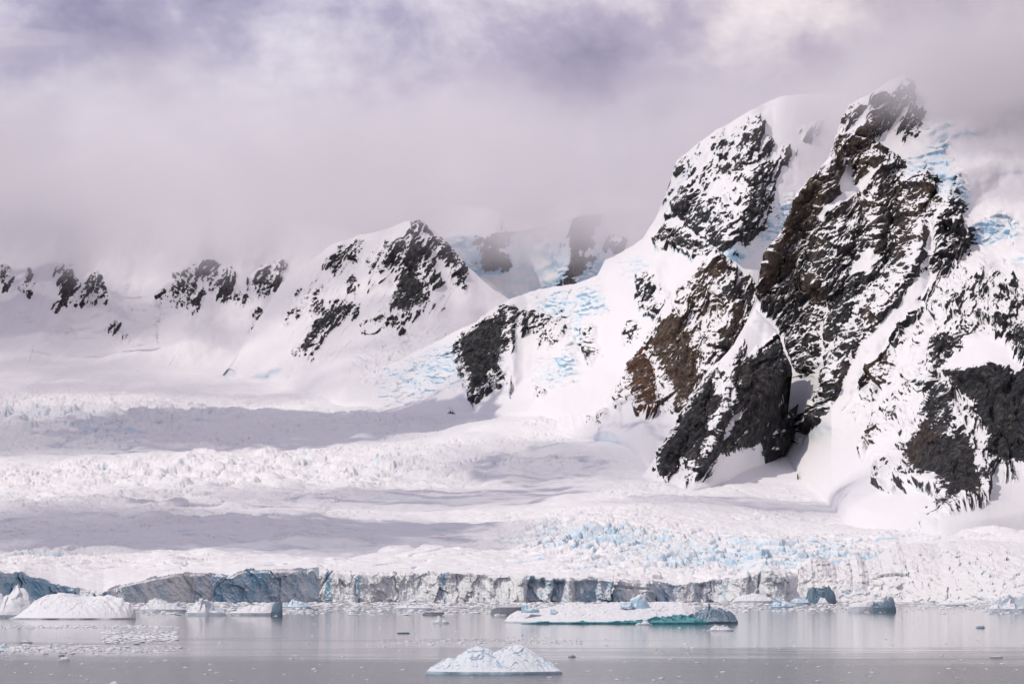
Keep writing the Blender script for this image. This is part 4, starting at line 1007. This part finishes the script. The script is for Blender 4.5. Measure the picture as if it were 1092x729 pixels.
berg('growler', [(20, 685), (25, 682.5), (29, 681.5), (34, 685)], 685.2, 0.5, MB_grey, 'small yellowish white growler between two brash bands at the left', 'growler', seed=40, res=.25)
berg('growler', [(-6, 691), (0, 687), (4, 685.5), (9, 691)], 691.4, 0.5, MB_blue, 'pale blue growler cut by the left edge of the picture', 'growler', seed=41, res=.25)
berg('growler', [(62, 703.5), (65, 700.5), (71, 700), (74, 703.5)], 703.9, 0.4, MB_snow, 'small flat white growler on open water below the brash bands at the left', 'growler', seed=42, c0=.6, res=.25)
berg('growler', [(111, 674), (114, 671.5), (118, 671), (121, 674)], 674.2, 0.5, MB_snow, 'small white growler at the upper edge of the brash right of the dome', 'growler', seed=43, res=.25)
berg('growler', [(116, 729), (119, 726.5), (123, 726), (125, 729)], 729.2, 0.5, MB_snow, 'small white growler cut by the bottom edge of the picture', 'growler', seed=44, res=.25)
berg('growler', [(1056, 700.5), (1060, 699), (1066, 698.5), (1070, 700.5)], 700.8, 0.4, MB_grey, 'long low grey growler on the dark water at the right', 'growler', seed=45, res=.25)
berg('growler', [(1041, 669), (1044, 667), (1049, 666.5), (1051, 669)], 669.2, 0.5, MB_dark, 'dark lump of ice on the pale water at the far right', 'growler', seed=46, res=.25)

# ------------------------------------------------------------------ brash ice
rr = random.Random(11)


def chunk(seed, flat=0.45):
    x, y, z = lumpy(9, 6, seed, 0.8, 1.7)
    return np.stack([x, y * 1.1, np.maximum(z * flat, -0.12)], -1).reshape(-1, 3), grid_faces(6, 9, True)


def brash_spot(i):
    k = rr.random()
    if k < .40:   # channel under the cliff
        return rr.uniform(140, 800), rr.triangular(641.9, 657, 642.4), 1.3
    if k < .52: return rr.uniform(780, 1095), rr.triangular(642, 655, 643), 1.2
    if k < .60: return rr.uniform(-5, 60 + rr.random() * 150), rr.gauss(692, 2.4), .8
    if k < .68: return rr.uniform(110, 190), rr.gauss(679, 3.2), .9
    if k < .76: return rr.uniform(-5, 190), rr.gauss(668, .9), .7
    if k < .84: return rr.uniform(400, 620), rr.gauss(684, 2.2), .5
    if rr.random() < .55: return rr.uniform(140, 1095), rr.triangular(641.9, 652, 642.4), 1.2
    return rr.uniform(-5, 1095), rr.uniform(655, 726), .5


mats_b = [(MB_snow, 'white'), (MB_blue, 'bluish'), (MB_dark, 'dark'), (MB_grey, 'grey')]  # dark lumps carry wet and backlit shade in their colour
protos = []
for k, (mt, nm) in enumerate(mats_b):
    for q in range(3):
        V, Fc = chunk(60 + k * 5 + q)
        o = link_mesh('brash_ice_lump', V, Fc, mt)
        lab = {'white': 'small white lump of brash ice, one of many loose on the sea', 'bluish': 'small pale blue lump of brash ice, one of many loose on the sea',
               'dark': 'small dark wet lump of brash ice, shade put into its colour, one of many loose on the sea', 'grey': 'small grey lump of brash ice, one of many loose on the sea'}[nm]
        tag(o, lab, 'brash ice', nm + ' brash ice lumps')
        protos.append([o, False])
spots = []
for i in range(7000):
    px, py, kk = brash_spot(i)
    if py < 641.8 or py > 728: continue
    D = float(water_D(py)); size = rr.choice([.25, .3, .4, .5, .7, 1.0]) * kk * (0.5 + D / 1400)
    spots.append((size / D, px, D, size))
spots.sort(reverse=True)
bigs, rest = spots[:290], spots[290:]
for i, (_, px, D, size) in enumerate(bigs):
    pr = rr.choices(protos, weights=[5, 5, 5, 2, 2, 2, 2, 2, 2, 3, 3, 3])[0]
    if not pr[1]: o = pr[0]; pr[1] = True
    else:
        o = pr[0].copy(); C.objects.link(o)
    x, y, z = at(px, 650, D)
    o.location = (float(x), D, 0.0); o.rotation_euler = (0, 0, rr.uniform(0, 6.28)); o.scale = (size * rr.uniform(.8, 1.6), size, size * rr.uniform(.5, 1.0))
vs, fs, n0 = [], [], 0
ch = [chunk(90 + q, .5) for q in range(5)]
for (_, px, D, size) in rest:
    V, Fc = ch[rr.randrange(5)]
    x, y, z = at(px, 650, D); a = rr.uniform(0, 6.28); ca, sa = math.cos(a), math.sin(a)
    W = V * np.array([size * 1.2, size, size * .7]); W = np.stack([W[:, 0] * ca - W[:, 1] * sa + float(x), W[:, 0] * sa + W[:, 1] * ca + D, W[:, 2]], -1)
    vs.append(W); fs.append(Fc + n0); n0 += len(V)
o = link_mesh('brash_ice', np.concatenate(vs), np.concatenate(fs), MB_snow)
tag(o, 'bands of fine brash ice drifting on the grey sea', 'brash ice', kind='stuff')

sc.cycles.volume_bounces = 3; sc.cycles.max_bounces = 8; sc.cycles.volume_max_steps = 256
sc.cycles.volume_step_rate = 1.0
